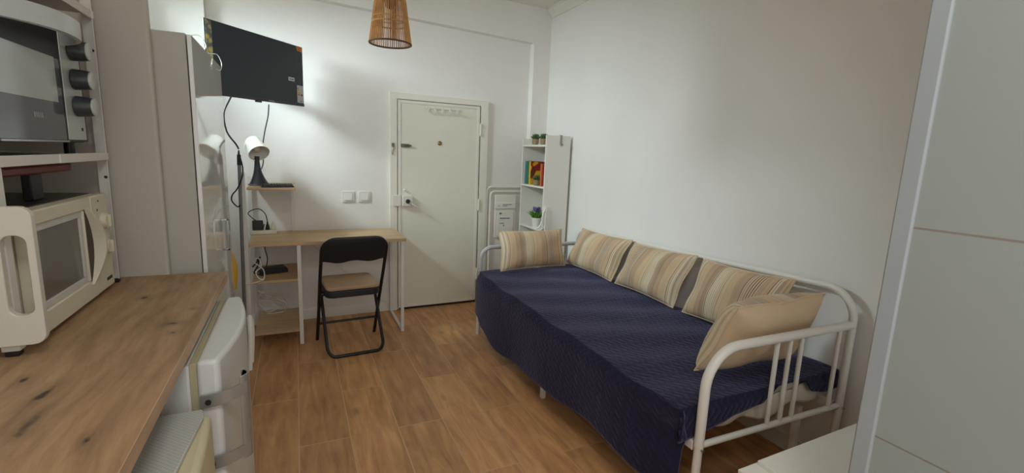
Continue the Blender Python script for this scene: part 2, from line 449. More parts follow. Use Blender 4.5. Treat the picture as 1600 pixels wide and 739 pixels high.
# far wall: recessed panel framed by a pier, a beam and a pillar
w = MB(WM)
w.box(-1.3, 2.6, -.12, 0, 0, ZC + .02)
w.box(-1.3, -.57, 0, .08, 0, ZC)                                   # pier left of the recess
w.box(2.165, 2.6, 0, .08, 0, ZC)                                   # pillar in the corner
w.prism([(-.57, 2.69), (2.165, 2.585), (2.165, ZC), (-.57, ZC)], 0, .08, 'xz')   # beam
struct(w.build('wall_back', M_WALL))
# thin projecting wall between the worktop and the wardrobe
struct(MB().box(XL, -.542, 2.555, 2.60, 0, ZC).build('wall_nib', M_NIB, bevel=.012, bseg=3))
# cornice
pr = [(XR, 2.84), (XR - .012, 2.84), (XR - .016, 2.855), (XR - .03, 2.875), (XR - .055, 2.895), (XR - .06, 2.905), (XR - .07, 2.905), (XR - .07, ZC), (XR, ZC)]
struct(MB().prism(pr, YN, 4.36, 'xz').build('trim_1', M_CEIL))
# baseboards
w = MB(WM); w.prism([(0, 0), (.014, 0), (.014, .08), (.008, .09), (0, .09)], -.57, .78, 'yz')
struct(w.build('baseboard_back', M_FRAME))
struct(MB().box(XR - .014, XR, .6, 4.3, 0, .09).build('baseboard_right', M_FRAME))
# tiled wall beside the camera
m, N, L, b = nodes_of('grey_white_wall_tile', .3)
tc = N.new('ShaderNodeTexCoord'); sp = N.new('ShaderNodeSeparateXYZ'); L.new(tc.outputs['Object'], sp.inputs[0])
cbn = N.new('ShaderNodeCombineXYZ'); L.new(mth(N, L, 'ADD', sp.outputs['Y'], 1.6), cbn.inputs[0]); L.new(mth(N, L, 'SUBTRACT', sp.outputs['Z'], .941 - .449 * 4), cbn.inputs[1])
br = N.new('ShaderNodeTexBrick'); L.new(cbn.outputs[0], br.inputs['Vector']); br.offset = 0
br.inputs['Scale'].default_value = 1; br.inputs['Brick Width'].default_value = 1.2; br.inputs['Row Height'].default_value = .449
br.inputs['Mortar Size'].default_value = .0022; br.inputs['Mortar Smooth'].default_value = .2
br.inputs['Color1'].default_value = br.inputs['Color2'].default_value = (*lin((155, 163, 160)), 1)
br.inputs['Mortar'].default_value = (*lin((138, 134, 124)), 1)
L.new(br.outputs['Color'], b.inputs['Base Color'])
bp = N.new('ShaderNodeBump'); bp.inputs['Strength'].default_value = .5; bp.inputs['Distance'].default_value = .002; bp.invert = True
L.new(br.outputs['Fac'], bp.inputs['Height']); L.new(bp.outputs['Normal'], b.inputs['Normal'])
M_TILE = m
struct(MB().box(1.106, 1.22, YN, .536, 0, ZC).build('wall_tiled', M_TILE, loc=(1.106, 0, 0)))
struct(MB().box(1.1, 1.225, .511, .547, 0, ZC).build('trim_2', mat('grey_corner_strip', (160, 168, 172), .35, .0), bevel=.004))

# ------------------------------------------------------------------ door in the far wall
door = struct(thing('door_1', (1.24, .02, 0), None, None, M=WM))
MB(WM).box(.847, 1.632, .004, .03, .022, 1.945).build('panel', M_DOOR, door, bevel=.003)
w = MB(WM)
for (a, b_, c, d) in ((.847, .872, .022, 1.945), (1.607, 1.632, .022, 1.945), (.872, 1.607, 1.92, 1.945), (.872, 1.607, .022, .05)):
    w.box(a, b_, .03, .036, c, d)
w.build('edge_strip', M_FRAME, door, bevel=.002)
for z in (.30, 1.0, 1.725):
    h = MB(WM).cyl((1.638, .045, z - .055), (1.638, .045, z + .055), .009, seg=12)
    h.cyl((1.638, .045, z + .055), (1.638, .045, z + .065), .006, .003, 10)
    h.build('hinge', M_FRAME, door)
lk = MB(WM).box(.878, .968, .03, .085, 1.0, 1.095).build('lock_case', M_WHITEMET, door, bevel=.004)
MB(WM).cyl((.925, .085, 1.045), (.925, .108, 1.045), .021, .017, 20).build('lock_knob', M_BLACK, lk)
MB(WM).tube([(.925, .1, 1.043), (.965, .125, 1.02), (1.0, .13, .995)], .004, 8).build('key', M_CHROME, lk)
MB(WM).cyl((.908, .03, 1.145), (.908, .055, 1.143), .013, .011, 16).build('button', M_WHITEMET, door)
bo = MB(WM).box(.874, .948, .03, .05, 1.533, 1.562)
bo.build('slide_bolt', mat('aged_steel', (118, 112, 98), .4, .7), door, bevel=.003)
MB(WM).cyl((.90, .055, 1.548), (.962, .055, 1.548), .008, seg=12).build('bolt_rod', mat('aged_steel', (118, 112, 98)), door)
ph = MB(WM); ph.lathe([(.006, 0), (.02, 0), (.02, .006), (.014, .012), (.006, .013)], (1.235, .03, 1.582), 20, Matrix.Rotation(-PI / 2, 4, 'X'))
ph.build('peephole', mat('brass', (150, 128, 78), .3, .9), door)
MB(WM).box(.865, 1.63, .0, .03, .002, .022).build('bottom_gap_shade', M_BLACK, door)  # black strip painting the shade in the gap below the door

fr = MB(WM)
def jamb(x0, x1): fr.box(x0, x1, 0, .034, 0, 2.0)
fr.prism([(.773, 0), (.84, 0), (.84, 1.952), (1.645, 1.952), (1.645, 0), (1.722, 0), (1.722, 1.998), (.773, 2.012)], 0, .034, 'xz')
fro = struct(fr.build('door_1_frame', M_FRAME, bevel=.004))
sk = MB(WM).box(.795, .868, .036, .048, .998, 1.098)
sk.build('strike_plate', M_WHITEMET, fro, bevel=.002)
ch = MB(WM).box(.79, .812, .035, .045, 1.535, 1.565)
ch.build('chain_bracket', mat('aged_steel', (118, 112, 98)), fro)
w = MB(WM)
for k in range(6):
    w.tube([V((.801 + .006 * math.sin(k), .046, 1.535 - .013 * k)) + V((.005 * math.cos(a), .004 * math.sin(a) * (k % 2), .009 * math.sin(a))) for a in (2 * PI * j / 10 for j in range(10))], .0016, 6, True)
w.build('chain', mat('aged_steel', (118, 112, 98)), fro)
# row of coat hooks hung on the door
hk = thing('hook_rail', (1.25, .035, 1.85), 'white five-hook rail hung over the top of the cream door', 'coat hooks', M=WM)
MB(WM).box(1.085, 1.425, .037, .043, 1.888, 1.906).build('rail', M_WHITEMET, hk, bevel=.002)
for x in (1.11, 1.18, 1.252, 1.323, 1.392):
    MB(WM).tube(spline([(x, .044, 1.897), (x, .05, 1.87), (x, .068, 1.856), (x, .082, 1.872), (x, .084, 1.885)], 5), .005, 8).build('hook', M_WHITEMET, hk)
# two wall switches
for i, x in enumerate((.415, .553)):
    s = thing('wall_switch', (x, 0, 1.035), 'square white wall switch, ' + ('the left one of the pair above the desk' if i == 0 else 'the right one of the pair, nearer the door'), 'light switch', 'wall switches above the desk', WM)
    MB(WM).box(x - .052, x + .052, .0005, .01, 1.032, 1.132).build('cover_plate', mat('switch_plastic', (222, 220, 214), .4), s, bevel=.004)
    MB(WM).prism([(.01, 1.052), (.02, 1.052), (.012, 1.112), (.01, 1.112)], x - .032, x + .032, 'yz').build('rocker', mat('switch_plastic', (222, 220, 214)), s, bevel=.001)
# conduits and fuse box
for k, (dx, dz) in enumerate(((0, 0), (.042, -.045))):
    xa, zt, R = 1.732 + dx, 1.178 + dz, .055 - .01 * k
    p = [(xa, .018, .02)] + [(xa + R - R * math.cos(a), .018, zt - R + R * math.sin(a)) for a in (PI / 2 * j / 8 for j in range(9))] + [(2.15, .018, zt)]
    c = thing('conduit', (xa, 0, 0), ('white conduit pipe nearest the door frame, outer of the two bent pipes' if k == 0 else 'white conduit pipe bent inside the outer one, beside the fuse box'), 'pipe', 'conduit pipes right of the door', WM)
    MB(WM).tube(p, .0125, 12).build('pipe', M_FRAME, c)
    for (px, pz, ax) in ((xa + R + .02 + .06 * k, zt, 'x'), (xa, .78, 'z'), (xa, .30, 'z')):
        d = V((.012, 0, 0)) if ax == 'x' else V((0, 0, .012))
        MB(WM).cyl(V((px, .018, pz)) - d, V((px, .018, pz)) + d, .0145, seg=12).build('clip', M_FRAME, c)
fb = thing('fuse_box', (1.935, 0, .7), 'flat white fuse box with dark printed labels beside the bookcase', 'fuse box', M=WM)
MB(WM).box(1.825, 2.06, .0005, .03, .66, 1.10).build('case', M_FRAME, fb, bevel=.006)
MB(WM).box(1.815, 2.05, .03, .043, .96, 1.02).build('label_strip', M_WHITE, fb, bevel=.003)
MB(WM).box(1.855, 2.035, .03, .036, .68, .925).build('cover', M_WHITE, fb, bevel=.003)
random.seed(3)
for (x0, x1, z, h, d0, g) in ((1.905, 2.0, .998, .007, .043, .003), (1.905, 1.955, .984, .006, .043, .003), (1.85, 1.873, .985, .005, .043, .006),
                          (1.875, 1.89, .90, .02, .036, .004), (1.885, 1.985, .853, .013, .036, .006), (1.88, 1.93, .805, .008, .036, .004), (1.92, 1.93, .778, .014, .036, 0)):
    w = MB(WM); x = x0
    while x < x1:
        d = random.uniform(.006, .012); w.box(x, x + d, d0, d0 + .0006, z, z + h); x += d + g
    w.build('printed_line', mat('printed_ink', (40, 40, 42), .6), fb)

# ------------------------------------------------------------------ desk
desk = thing('desk', (.23, 4.07, 0), 'oak-topped desk with white frame and shelf tower against the far wall', 'desk')
MB().box(-.325, .80, 3.79, 4.345, .775, .80).build('desktop', M_OAK, desk, bevel=.002)
MB().box(-.318, -.005, 3.80, 4.345, 1.185, 1.202).build('top_shelf', M_OAK, desk, bevel=.002)
for z in (.497, .10):
    MB().box(-.315, -.012, 3.80, 4.34, z, z + .02).build('lower_shelf', M_OAK, desk, bevel=.002)
def post(name, x, y, z0, z1, wx=.028, wy=.022):
    return MB().box(x, x + wx, y, y + wy, z0, z1).build(name, M_WHITEMET, desk, bevel=.002)
post('leg', -.352, 3.775, 0, 1.31, .026, .03)
post('leg', -.352, 4.315, 0, 1.25, .026, .03)
post('leg', -.012, 3.79, 0, .775)
post('leg', -.012, 4.322, 0, .775)
post('shelf_post', -.045, 4.322, .80, 1.185, .02, .02)
w = MB()
w.box(.762, .788, 3.81, 3.835, .02, .775); w.box(.762, .788, 4.318, 4.343, .02, .775); w.box(.762, .788, 3.81, 4.343, 0, .02)
w.build('end_frame', M_WHITEMET, desk, bevel=.002)
MB().tube([(-.0, 4.335, .77), (.765, 4.335, .06)], .004, 6).build('brace', M_WHITEMET, desk)

# lamp on the top shelf
lamp = thing('desk_lamp', (-.26, 4.02, 1.203), 'desk lamp with white shade and dark flared stand on the top shelf', 'lamp')
w = MB()
st = []
for i in range(15):
    t = i / 14
    z = 1.212 + .205 * t
    a = .05 * (1 - t) ** 2.6 + .017; bq = .042 * (1 - t) ** 2.2 + .014
    st.append([V((-.262 + .004 * t + .012 * (1 - t) ** 2 + a * math.cos(q), 4.02 + bq * math.sin(q), z)) for q in (2 * PI * k / 24 for k in range(24))])
w.grid([r + [r[0]] for r in st]); w.face(st[0]); w.face(st[-1])
w.build('stand', mat('dark_grey_plastic', (36, 38, 50), .4), lamp, weld=True)
w = MB(); w.lathe([(.062, 0), (.066, .004), (.063, .009), (.02, .011)], (-.255, 4.02, 1.2032), 32, Matrix.Diagonal((1.1, .85, 1, 1)))
w.build('base', mat('mid_grey_plastic', (96, 100, 104), .45), lamp)
ax = V((.34, -.66, -.66)).normalized()
Ms = ax.to_track_quat('Z', 'Y').to_matrix().to_4x4()
hc = V((-.262, 4.02, 1.485))
w = MB(); w.lathe([(.012, -.075), (.040, -.073), (.052, -.06), (.056, -.02), (.073, .07), (.070, .07), (.053, -.02), (.048, -.055), (.012, -.065)], hc, 36, Ms)
w.build('lamp_shade', mat('white_enamel', (232, 230, 220), .35, var=.01), lamp)
w = MB(); w.lathe([(.01, -.06), (.016, -.055), (.022, -.02), (.025, .005), (.02, .028), (.006, .036)], hc, 20, Ms)
w.build('bulb', mat('frosted_bulb', (236, 226, 196), .4), lamp)
w = MB(); w.tube(spline([hc + V((-.058, .01, .03)), (-.335, 4.03, 1.49), (-.333, 4.03, 1.45), (-.30, 4.02, 1.415), (-.262, 4.02, 1.405)], 6), .006, 8)
w.build('hinge_arm', mat('white_enamel', (232, 230, 220)), lamp)
# keyboard on the top shelf
kb = thing('keyboard', (-.12, 3.89, 1.202), 'thin black keyboard lying beside the lamp on the top shelf', 'keyboard')
MK = Matrix.Translation((-.118, 3.875, 1.2032)) @ Matrix.Rotation(.08, 4, 'Z')
MB(MK).prism([(-.06, 0), (.06, 0), (.06, .018), (-.06, .010)], -.112, .10, 'yz').build('case', M_BLACK, kb, bevel=.002)
w = MB(MK)
for r in range(4):
    for c in range(11):
        y = -.048 + .025 * r; z = .0105 + .0065 * (y + .06) / .12 * 1.2
        w.box(-.108 + c * .0185, -.108 + c * .0185 + .015, y, y + .02, z, z + .005)
w.build('keys', mat('key_plastic', (34, 34, 36), .5), kb)

# charger strip on the desktop
ps = thing('power_strip', (-.25, 4.20, .80), 'white power strip on the desk holding black and white plugs', 'power strip')
MP = Matrix.Translation((-.25, 4.20, .80)) @ Matrix.Rotation(.10, 4, 'Z')
MB(MP).box(-.095, .095, -.028, .028, .001, .034).build('body', mat('aged_white_plastic', (214, 206, 186), .45), ps, bevel=.005)
MB(MP).box(-.075, .0, -.025, .025, .035, .11).build('adapter', M_BLACK, ps, bevel=.005)
w = MB(MP); w.cyl((.032, 0, .035), (.032, 0, .075), .017, .011, 14); w.cyl((.032, 0, .075), (.032, 0, .10), .008, .005, 12)
w.build('black_plug', M_BLACK, ps)
w = MB(MP); w.prism([(.055, .035), (.092, .035), (.088, .06), (.076, .1), (.066, .1), (.058, .07)], -.016, .016, 'xz')
w.build('white_plug', mat('aged_white_plastic', (214, 206, 186)), ps, bevel=.004)
w = MB(MP); w.tube(spline([(.032, 0, .1), (.02, .005, .16), (-.02, .01, .20), (-.07, .0, .195), (-.10, -.01, .17), (-.07, -.01, .13), (-.045, 0, .11)], 7), .0035, 8)
w.build('cable', M_BLACK, ps)
# black box on the lower shelf
rb = thing('router', (-.2, 4.05, .517), 'flat black box with a cable on the upper of the low desk shelves', 'electronics')
w = MB(); MR = Matrix.Translation((-.19, 4.06, .518)) @ Matrix.Rotation(.25, 4, 'Z')
w.prism([(-.10, 0), (.10, 0), (.10, .03), (.085, .042), (-.085, .042), (-.10, .03)], -.055, .055, 'xz', M=MR)
w.build('case', M_BLACK, rb, bevel=.004)
w = MB(); w.tube(spline([(-.235, 4.05, .56), (-.225, 4.09, .62), (-.245, 4.2, .68), (-.262, 4.347, .76), (-.262, 4.355, .81), (-.25, 4.352, .86)], 6), .004, 8)
w.build('power_cable', M_BLACK, rb)
# cables around the tower
w = MB()
w.tube(spline([(-.31, 3.87, .66), (-.27, 3.85, .68), (-.255, 3.84, .62), (-.29, 3.83, .58), (-.27, 3.80, .54), (-.245, 3.795, .53), (-.30, 3.77, .515), (-.36, 3.77, .51)], 7), .004, 8)
w.tube(spline([(-.31, 3.88, .65), (-.245, 3.84, .60), (-.235, 3.82, .55), (-.245, 3.80, .524)], 7), .004, 8)
tag(w.build('charging_cable', mat('white_cable', (222, 218, 208), .4)), 'white cable looped over the front edge of the low desk shelf', 'cable')
w = MB(); w.tube(spline([(-.318, 3.92, .60), (-.29, 3.92, .63), (-.27, 3.92, .66), (-.285, 3.94, .60), (-.31, 3.94, .55), (-.27, 3.95, .528), (-.24, 3.95, .524)], 6), .005, 8)
w.cyl((-.283, 3.92, .645), (-.262, 3.925, .675), .009, .006, 10)
tag(w.build('cable', M_BLACK), 'short black cable with a plug beside the white cable on the desk tower', 'cable')
w = MB(); random.seed(11); pts = []
for i in range(46):
    a = i * .9
    pts.append((-.205 + .095 * math.cos(a) + random.uniform(-.025, .025), 4.24 + .03 * math.sin(a * 1.3), .185 + .055 * math.sin(a * .95) + .10 * (i / 46) + random.uniform(-.02, .02)))
pts = [(-.26, 4.22, .128), (-.13, 4.25, .128)] + pts
w.tube(spline(pts, 6), .0035, 7)
tag(w.build('cable_tangle', mat('white_cable', (222, 218, 208))), 'tangle of pale cable on the bottom desk shelf', 'cable')

# ------------------------------------------------------------------ folding chair
chair = thing('folding_chair', (.36, 3.65, 0), 'black folding chair pulled up to the desk, seen from behind', 'chair')
MC = Matrix.Translation((.352, 3.645, 0)) @ Matrix.Rotation(.09, 4, 'Z')
def up(z): return .22 - .44 * z / .88
for s in (-1, 1):
    MB(MC).tube([(s * .222, up(0), .0), (s * .222, up(.3), .3), (s * .225, up(.6), .6), (s * .225, up(.75), .75)], .0125, 12).build('leg', M_BLACKMET, chair)
R = .09
pts = [(-.225, up(.74), .74)] + [(-.225 + R - R * math.cos(a), up(.79 + R * math.sin(a)), .79 + R * math.sin(a)) for a in (PI / 2 * j / 7 for j in range(8))]
pts += [(-p[0], p[1], p[2]) for p in reversed(pts)]
MB(MC).tube(pts, .0125, 12).build('back_frame', M_BLACKMET, chair)
# backrest pad
w = MB(MC); nu, nv = 24, 8
def backp(u, v, side):
    x = -.222 + .444 * u
    lo = .702 + .008 * math.cos((u - .5) * 4 * PI)
    q_ = max(0, (abs(x) - .135) / .09)
    hi = .796 + .09 * math.sqrt(max(0, 1 - q_ * q_))
    z = lo + (hi - lo) * v
    th = .012 * (1 - (2 * v - 1) ** 6) * (1 - (2 * u - 1) ** 10) + .003
    return V((x, up(z) - .02 * (1 - (2 * u - 1) ** 2) + side * (th + .008), z))
for sd in (-1, 1):
    w.grid([[backp(i / nu, j / nv, sd) for j in range(nv + 1)] for i in range(nu + 1)])
edge = [(i, 0) for i in range(nu + 1)] + [(nu, j) for j in range(1, nv + 1)] + [(i, nv) for i in range(nu - 1, -1, -1)] + [(0, j) for j in range(nv - 1, -1, -1)]
w.grid([[backp(i / nu, j / nv, -1), backp(i / nu, j / nv, 1)] for i, j in edge])
w.build('backrest', M_BLACKVINYL, chair, weld=True)
# rear U frame
def rear(z): return -.20 + .34 * z / .455
pts = [(-.20, rear(.455), .455), (-.20, rear(.2), .2), (-.20, rear(.07), .07)]
pts += [(-.20 + .055 - .055 * math.cos(a), rear(.07) - (rear(.07) + .20) * math.sin(a), .07 - .057 * math.sin(a)) for a in (PI / 2 * j / 6 for j in range(1, 7))]
pts += [(-p[0], p[1], p[2]) for p in reversed(pts)]
MB(MC).tube(pts, .012, 12).build('rear_frame', M_BLACKMET, chair)
MB(MC).cyl((-.222, up(.16), .16), (.222, up(.16), .16), .009, seg=10).build('stretcher', M_BLACKMET, chair)
for s in (-1, 1):
    MB(MC).cyl((s * .215, up(.42), .43), (s * .19, up(.42), .43), .016, seg=14).build('pivot', M_BLACKMET, chair)
def rrect(x0, x1, y0, y1, r, n=6):
    out = []
    for cx, cy, a in ((x1 - r, y1 - r, 0), (x0 + r, y1 - r, PI / 2), (x0 + r, y0 + r, PI), (x1 - r, y0 + r, 1.5 * PI)):
        out += [(cx + r * math.cos(a + PI / 2 * k / n), cy + r * math.sin(a + PI / 2 * k / n)) for k in range(n + 1)]
    return out
w = MB(MC); w.prism(rrect(-.195, .195, -.12, .27, .06), .425, .478); w.build('seat', M_BLACKVINYL, chair, bevel=.01, bseg=3)
w = MB(MC); w.prism(rrect(-.192, .192, -.125, .26, .05), .479, .508)
tag(w.build('seat_cushion', mat('tan_cushion_fabric', (176, 150, 122), .9, bump=.4, bscale=40, spec=.15), bevel=.012, bseg=4), 'flat tan seat cushion on the black folding chair', 'cushion')

# ------------------------------------------------------------------ wardrobe, pole, bag
wd = thing('wardrobe', (-.68, 3.07, 0), 'tall white wardrobe with glossy door behind the worktop', 'wardrobe')
MB().box(-.98, -.4225, 2.605, 3.52, 0, 1.972).build('carcass', M_WARDSIDE, wd, bevel=.002)
wdoor = MB().box(-.418, -.40, 2.607, 3.53, .05, 1.968).build('door', M_WARDDOOR, wd, bevel=.002)
w = MB()
w.box(-.372, -.362, 3.12, 3.132, .89, 1.075); w.box(-.40, -.362, 3.12, 3.132, .89, .902); w.box(-.40, -.362, 3.12, 3.132, 1.063, 1.075)
w.build('handle', M_CHROME, wdoor, bevel=.002)
w = MB(); w.tube(spline([(-.46, 2.74, 1.977), (-.44, 2.8, 1.995), (-.42, 2.95, 2.03), (-.41, 3.08, 2.01), (-.43, 3.15, 1.985), (-.41, 3.25, 1.995), (-.39, 3.34, 2.005), (-.375, 3.37, 1.965), (-.378, 3.33, 1.92), (-.39, 3.26, 1.915)], 6), .0018, 7)
tag(w.build('loose_wire', mat('white_cable', (222, 218, 208))), 'thin white wire curling over the wardrobe top beside the television', 'wire')
pole = thing('pole', (-.345, 3.70, 0), 'slim grey metal pole with black tip standing between wardrobe and desk', 'pole')
MB().tube([(-.372, 3.72, 0), (-.347, 3.72, 1.36)], .011, 12).build('shaft', mat('grey_tube', (120, 122, 126), .4, .5), pole)
w = MB(); w.cyl((-.347, 3.72, 1.36), (-.346, 3.72, 1.43), .013, .012, 12); w.cyl((-.346, 3.72, 1.43), (-.345, 3.72, 1.46), .008, .004, 10)
w.build('tip', M_BLACK, pole)
w = MB(); w.tube(spline([(-.345, 3.72, 1.467), (-.36, 3.72, 1.5), (-.41, 3.74, 1.58), (-.425, 3.78, 1.7), (-.39, 3.83, 1.80), (-.374, 3.86, 1.835)], 8), .0055, 8)
w.tube(spline([(-.338, 3.692, 1.42), (-.325, 3.692, 1.34), (-.335, 3.692, 1.27), (-.365, 3.692, 1.2), (-.395, 3.692, 1.16), (-.40, 3.692, 1.12), (-.37, 3.692, 1.08), (-.35, 3.692, 1.09)], 8), .0045, 8)
tag(w.build('television_cable', M_BLACK), 'thick black cable from the television down to the grey pole', 'cable')
w = MB(); w.tube(spline([(-.165, 4.08, 1.80), (-.175, 4.12, 1.72), (-.20, 4.15, 1.62), (-.22, 4.18, 1.52), (-.225, 4.2, 1.44), (-.23, 4.2, 1.35), (-.26, 4.18, 1.29), (-.30, 4.15, 1.24), (-.29, 4.12, 1.208)], 7), .0045, 8)
tag(w.build('television_cable', mat('dark_grey_cable', (58, 62, 66), .5)), 'thin grey cable hanging from the television behind the desk lamp', 'cable')
# yellow bag hanging at the wardrobe
w = MB(); P = []
for i in range(13):
    t = i / 12; z = .80 - .27 * t
    wd_ = .008 + .05 * math.sin(min(1, t * 1.25) * PI * .5) * (1 - .5 * max(0, t - .75) * 4 * .5)
    P.append([V((-.415 + .006 * math.sin(5 * t) + wd_ * .6 * math.cos(q), 3.60 + .045 * (.3 + t) * math.sin(q), z)) for q in (2 * PI * k / 16 for k in range(17))])
w.grid(P); w.face(P[0][:-1]); w.face(P[-1][:-1])
tag(w.build('hanging_bag', mat('yellow_plastic_film', (214, 166, 42), .45, bump=.4, bscale=18), weld=True), 'yellow plastic bag hanging between wardrobe and desk', 'bag')

# ------------------------------------------------------------------ television
TL, TRr = V((-.47, 3.55, 2.246)), V((.084, 4.22, 2.262))
BL, BR = V((-.48, 3.55, 1.800)), V((.076, 4.22, 1.812))
ex = (TRr - TL + BR - BL).normalized(); ez = (TL - BL + TRr - BR).normalized()
ey = ez.cross(ex).normalized(); ez = ex.cross(ey).normalized()
W2, H2 = (TRr - TL).length / 2, (TL - BL).length / 2
MT = Matrix.Identity(4); cc = (TL + TRr + BL + BR) / 4
for i, v in enumerate((ex, ey, ez)):
    for k in range(3): MT[k][i] = v[k]
MT.translation = cc
tv = thing('television', cc - V((0, 0, H2)), 'flat black television on a wall arm above the desk', 'television')
MB(MT).box(-W2, W2, 0, .012, -H2, H2).build('back_case', M_BLACK, tv, bevel=.003)
w = MB(MT); w.box(-W2 + .06, W2 - .06, .012, .05, -H2 + .03, H2 - .14); w.build('rear_bulge', M_BLACK, tv, bevel=.01)
MB(MT).box(-W2 + .006, W2 - .006, -.0012, 0, -H2 + .02, H2 - .006).build('screen', M_SCREEN, tv)
MB(MT).box(-W2, W2, -.004, 0, -H2, -H2 + .02).build('lower_bezel', mat('bezel_grey', (52, 54, 60), .4), tv, bevel=.001)
MB(MT).box(-.06, -.005, -.004, .008, -H2 - .012, -H2).build('sensor', mat('bezel_grey', (52, 54, 60)), tv, bevel=.003)
w = MB(MT); x = .06
for d in (.010, .008, .012, .007, .010, .009):
    w.box(x, x + d * .75, -.0046, -.004, -H2 + .006, -H2 + .013); x += d
w.build('lettering', mat('silver_print', (150, 150, 152), .4), tv)
MB(MT).box(-W2 + .006, -W2 + .05, -.0018, -.0012, -H2 + .02, H2 - .006).build('edge_sticker', scales_material(), tv)
MB(MT).prism([(W2 - .006, H2 - .006), (W2 - .075, H2 - .006), (W2 - .06, H2 - .035), (W2 - .006, H2 - .04)], -.0018, -.0012, 'xz').build('corner_sticker', mat('orange_sticker', (200, 112, 30), .5, var=.2, vscale=40), tv)
MB(MT).box(W2 - .165, W2 - .10, -.0018, -.0012, -.045, -.018).build('white_sticker', mat('paper_sticker', (206, 208, 210), .6), tv)
w = MB(MT)
for k in range(6): w.box(W2 - .155 + k * .008, W2 - .150 + k * .008, -.0022, -.0018, -.037, -.027)
w.build('sticker_print', mat('printed_ink', (40, 40, 42)), tv)
el = MB(MT).box(W2 - .075, W2 - .008, -.0018, -.0012, -H2 + .025, -H2 + .155).build('energy_label', mat('label_grey_white', (190, 188, 192), .6), tv)
yy = -H2 + .135
for k, (ln, cname, rgb) in enumerate(((.012, 'bar_green', (60, 130, 90)), (.016, 'bar_lime', (150, 170, 60)), (.02, 'bar_yellow', (210, 190, 60)), (.024, 'bar_orange', (210, 130, 50)), (.028, 'bar_red', (190, 60, 40)))):
    MB(MT).box(W2 - .07, W2 - .07 + ln, -.0022, -.0018, yy - .012 * k - .006, yy - .012 * k + .002).build('rating_bar', mat(cname, rgb), el)
MB(MT).box(W2 - .033, W2 - .018, -.0022, -.0018, -H2 + .078, -H2 + .092).build('rating_arrow', M_BLACK, el)
MB(MT).box(W2 - .045, W2 - .025, -.0022, -.0018, -H2 + .033, -H2 + .043).build('pictogram', mat('bar_grey', (130, 130, 140)), el)
back = MT @ V((.05, .05, -.02))
wallp = WM @ V((-.25, .0, 2.02))
mid = (back + wallp) / 2 + V((-.14, -.02, 0))
w = MB(); w.tube([back, mid], .018, 10); w.tube([mid, wallp + V((0, -.02, 0))], .018, 10); w.cyl(mid - V((0, 0, .03)), mid + V((0, 0, .03)), .024, seg=14)
w.box(wallp.x - .04, wallp.x + .04, wallp.y - .022, wallp.y - .002, 1.92, 2.12)
w.build('wall_arm', M_BLACKMET, tv)

# ------------------------------------------------------------------ pendant lamp
pc = V((.466, 2.6, 2.035))
pend = thing('pendant_lamp', pc, 'tapered rattan pendant lamp hanging from the ceiling', 'lamp')
rb_, rt_, hh = .105, .056, .36
M_RAT = mat('rattan_cane', (186, 136, 80), .55, var=.22, vscale=30)
M_RATD = mat('dark_rattan_rim', (92, 60, 38), .55)
w = MB(); nst = 58
for k in range(nst):
    a = 2 * PI * k / nst + random.uniform(-.01, .01)
    p0 = pc + V((rb_ * math.cos(a), rb_ * math.sin(a), .004)); p1 = pc + V((rt_ * math.cos(a), rt_ * math.sin(a), hh))
    w.tube([p0, (p0 + p1) / 2 + V((random.uniform(-.001, .001), random.uniform(-.001, .001), 0)), p1], .0028, 6)
w.build('cane_shade', M_RAT, pend)
for z, rr_, th, mm in ((.004, rb_, .0045, M_RATD), (.10, rb_ - (rb_ - rt_) * .10 / hh, .0035, M_RAT), (.125, rb_ - (rb_ - rt_) * .125 / hh, .0025, M_RAT), (.235, rb_ - (rb_ - rt_) * .235 / hh, .0035, M_RAT), (hh, rt_, .0045, M_RATD)):
    w = MB(); w.tube([pc + V((rr_ * math.cos(a), rr_ * math.sin(a), z)) for a in (2 * PI * k / 40 for k in range(40))], th, 8, True)
    w.build('ring', mm, pend)
w = MB(); w.cyl(pc + V((0, 0, .30)), pc + V((0, 0, .36)), .02, seg=16); w.tube([pc + V((-rt_, 0, hh)), pc + V((rt_, 0, hh))], .003, 6)
w.tube([pc + V((0, -rt_, hh)), pc + V((0, rt_, hh))], .003, 6)
w.build('socket', M_BLACK, pend)
w = MB(); w.lathe([(.006, .17), (.022, .178), (.031, .205), (.028, .235), (.015, .27), (.013, .30)], pc, 20)
w.build('bulb', mat('dim_glass_bulb', (120, 84, 62), .15), pend)
w = MB(); w.cyl(pc + V((0, 0, hh)), V((pc.x, pc.y, ZC - .03)), .004, seg=8); w.build('cord', M_BLACK, pend)
w = MB(); w.lathe([(.05, ZC - .001), (.05, ZC - .015), (.02, ZC - .04), (.006, ZC - .045)], (pc.x, pc.y, 0), 20); w.build('ceiling_rose', M_WHITE, pend)

# ------------------------------------------------------------------ bookcase in the corner
bk = thing('bookcase', (2.2, 4.09, 0), 'narrow white bookcase in the corner behind the bed, open to the left', 'bookcase')
BX0, BX1, BY0, BY1, BZ = 2.07, 2.325, 3.835, 4.335, 1.692
def slab(name, *a): return MB().box(*a).build(name, M_WHITE, bk, bevel=.0015)
slab('side_panel', BX0, BX1, BY0, BY0 + .016, 0, BZ)
slab('side_panel', BX0, BX1, BY1 - .016, BY1, 0, BZ - .025)
slab('back_panel', BX1 - .006, BX1, BY0 + .016, BY1 - .016, .02, BZ - .025)
for z in (.05, .43, .80, 1.205, 1.588):
    slab('shelf', BX0 + .002, BX1 - .006, BY0 + .016, BY1 - .016, z, z + .018)
hkx = thing('over_panel_hook', (2.225, 3.83, 1.6), 'small metal hook hung over the top of the white bookcase side', 'hook')
w = MB(); w.box(2.213, 2.231, 3.829, 3.834, 1.615, 1.696); w.box(2.213, 2.231, 3.829, 3.856, 1.6935, 1.697)
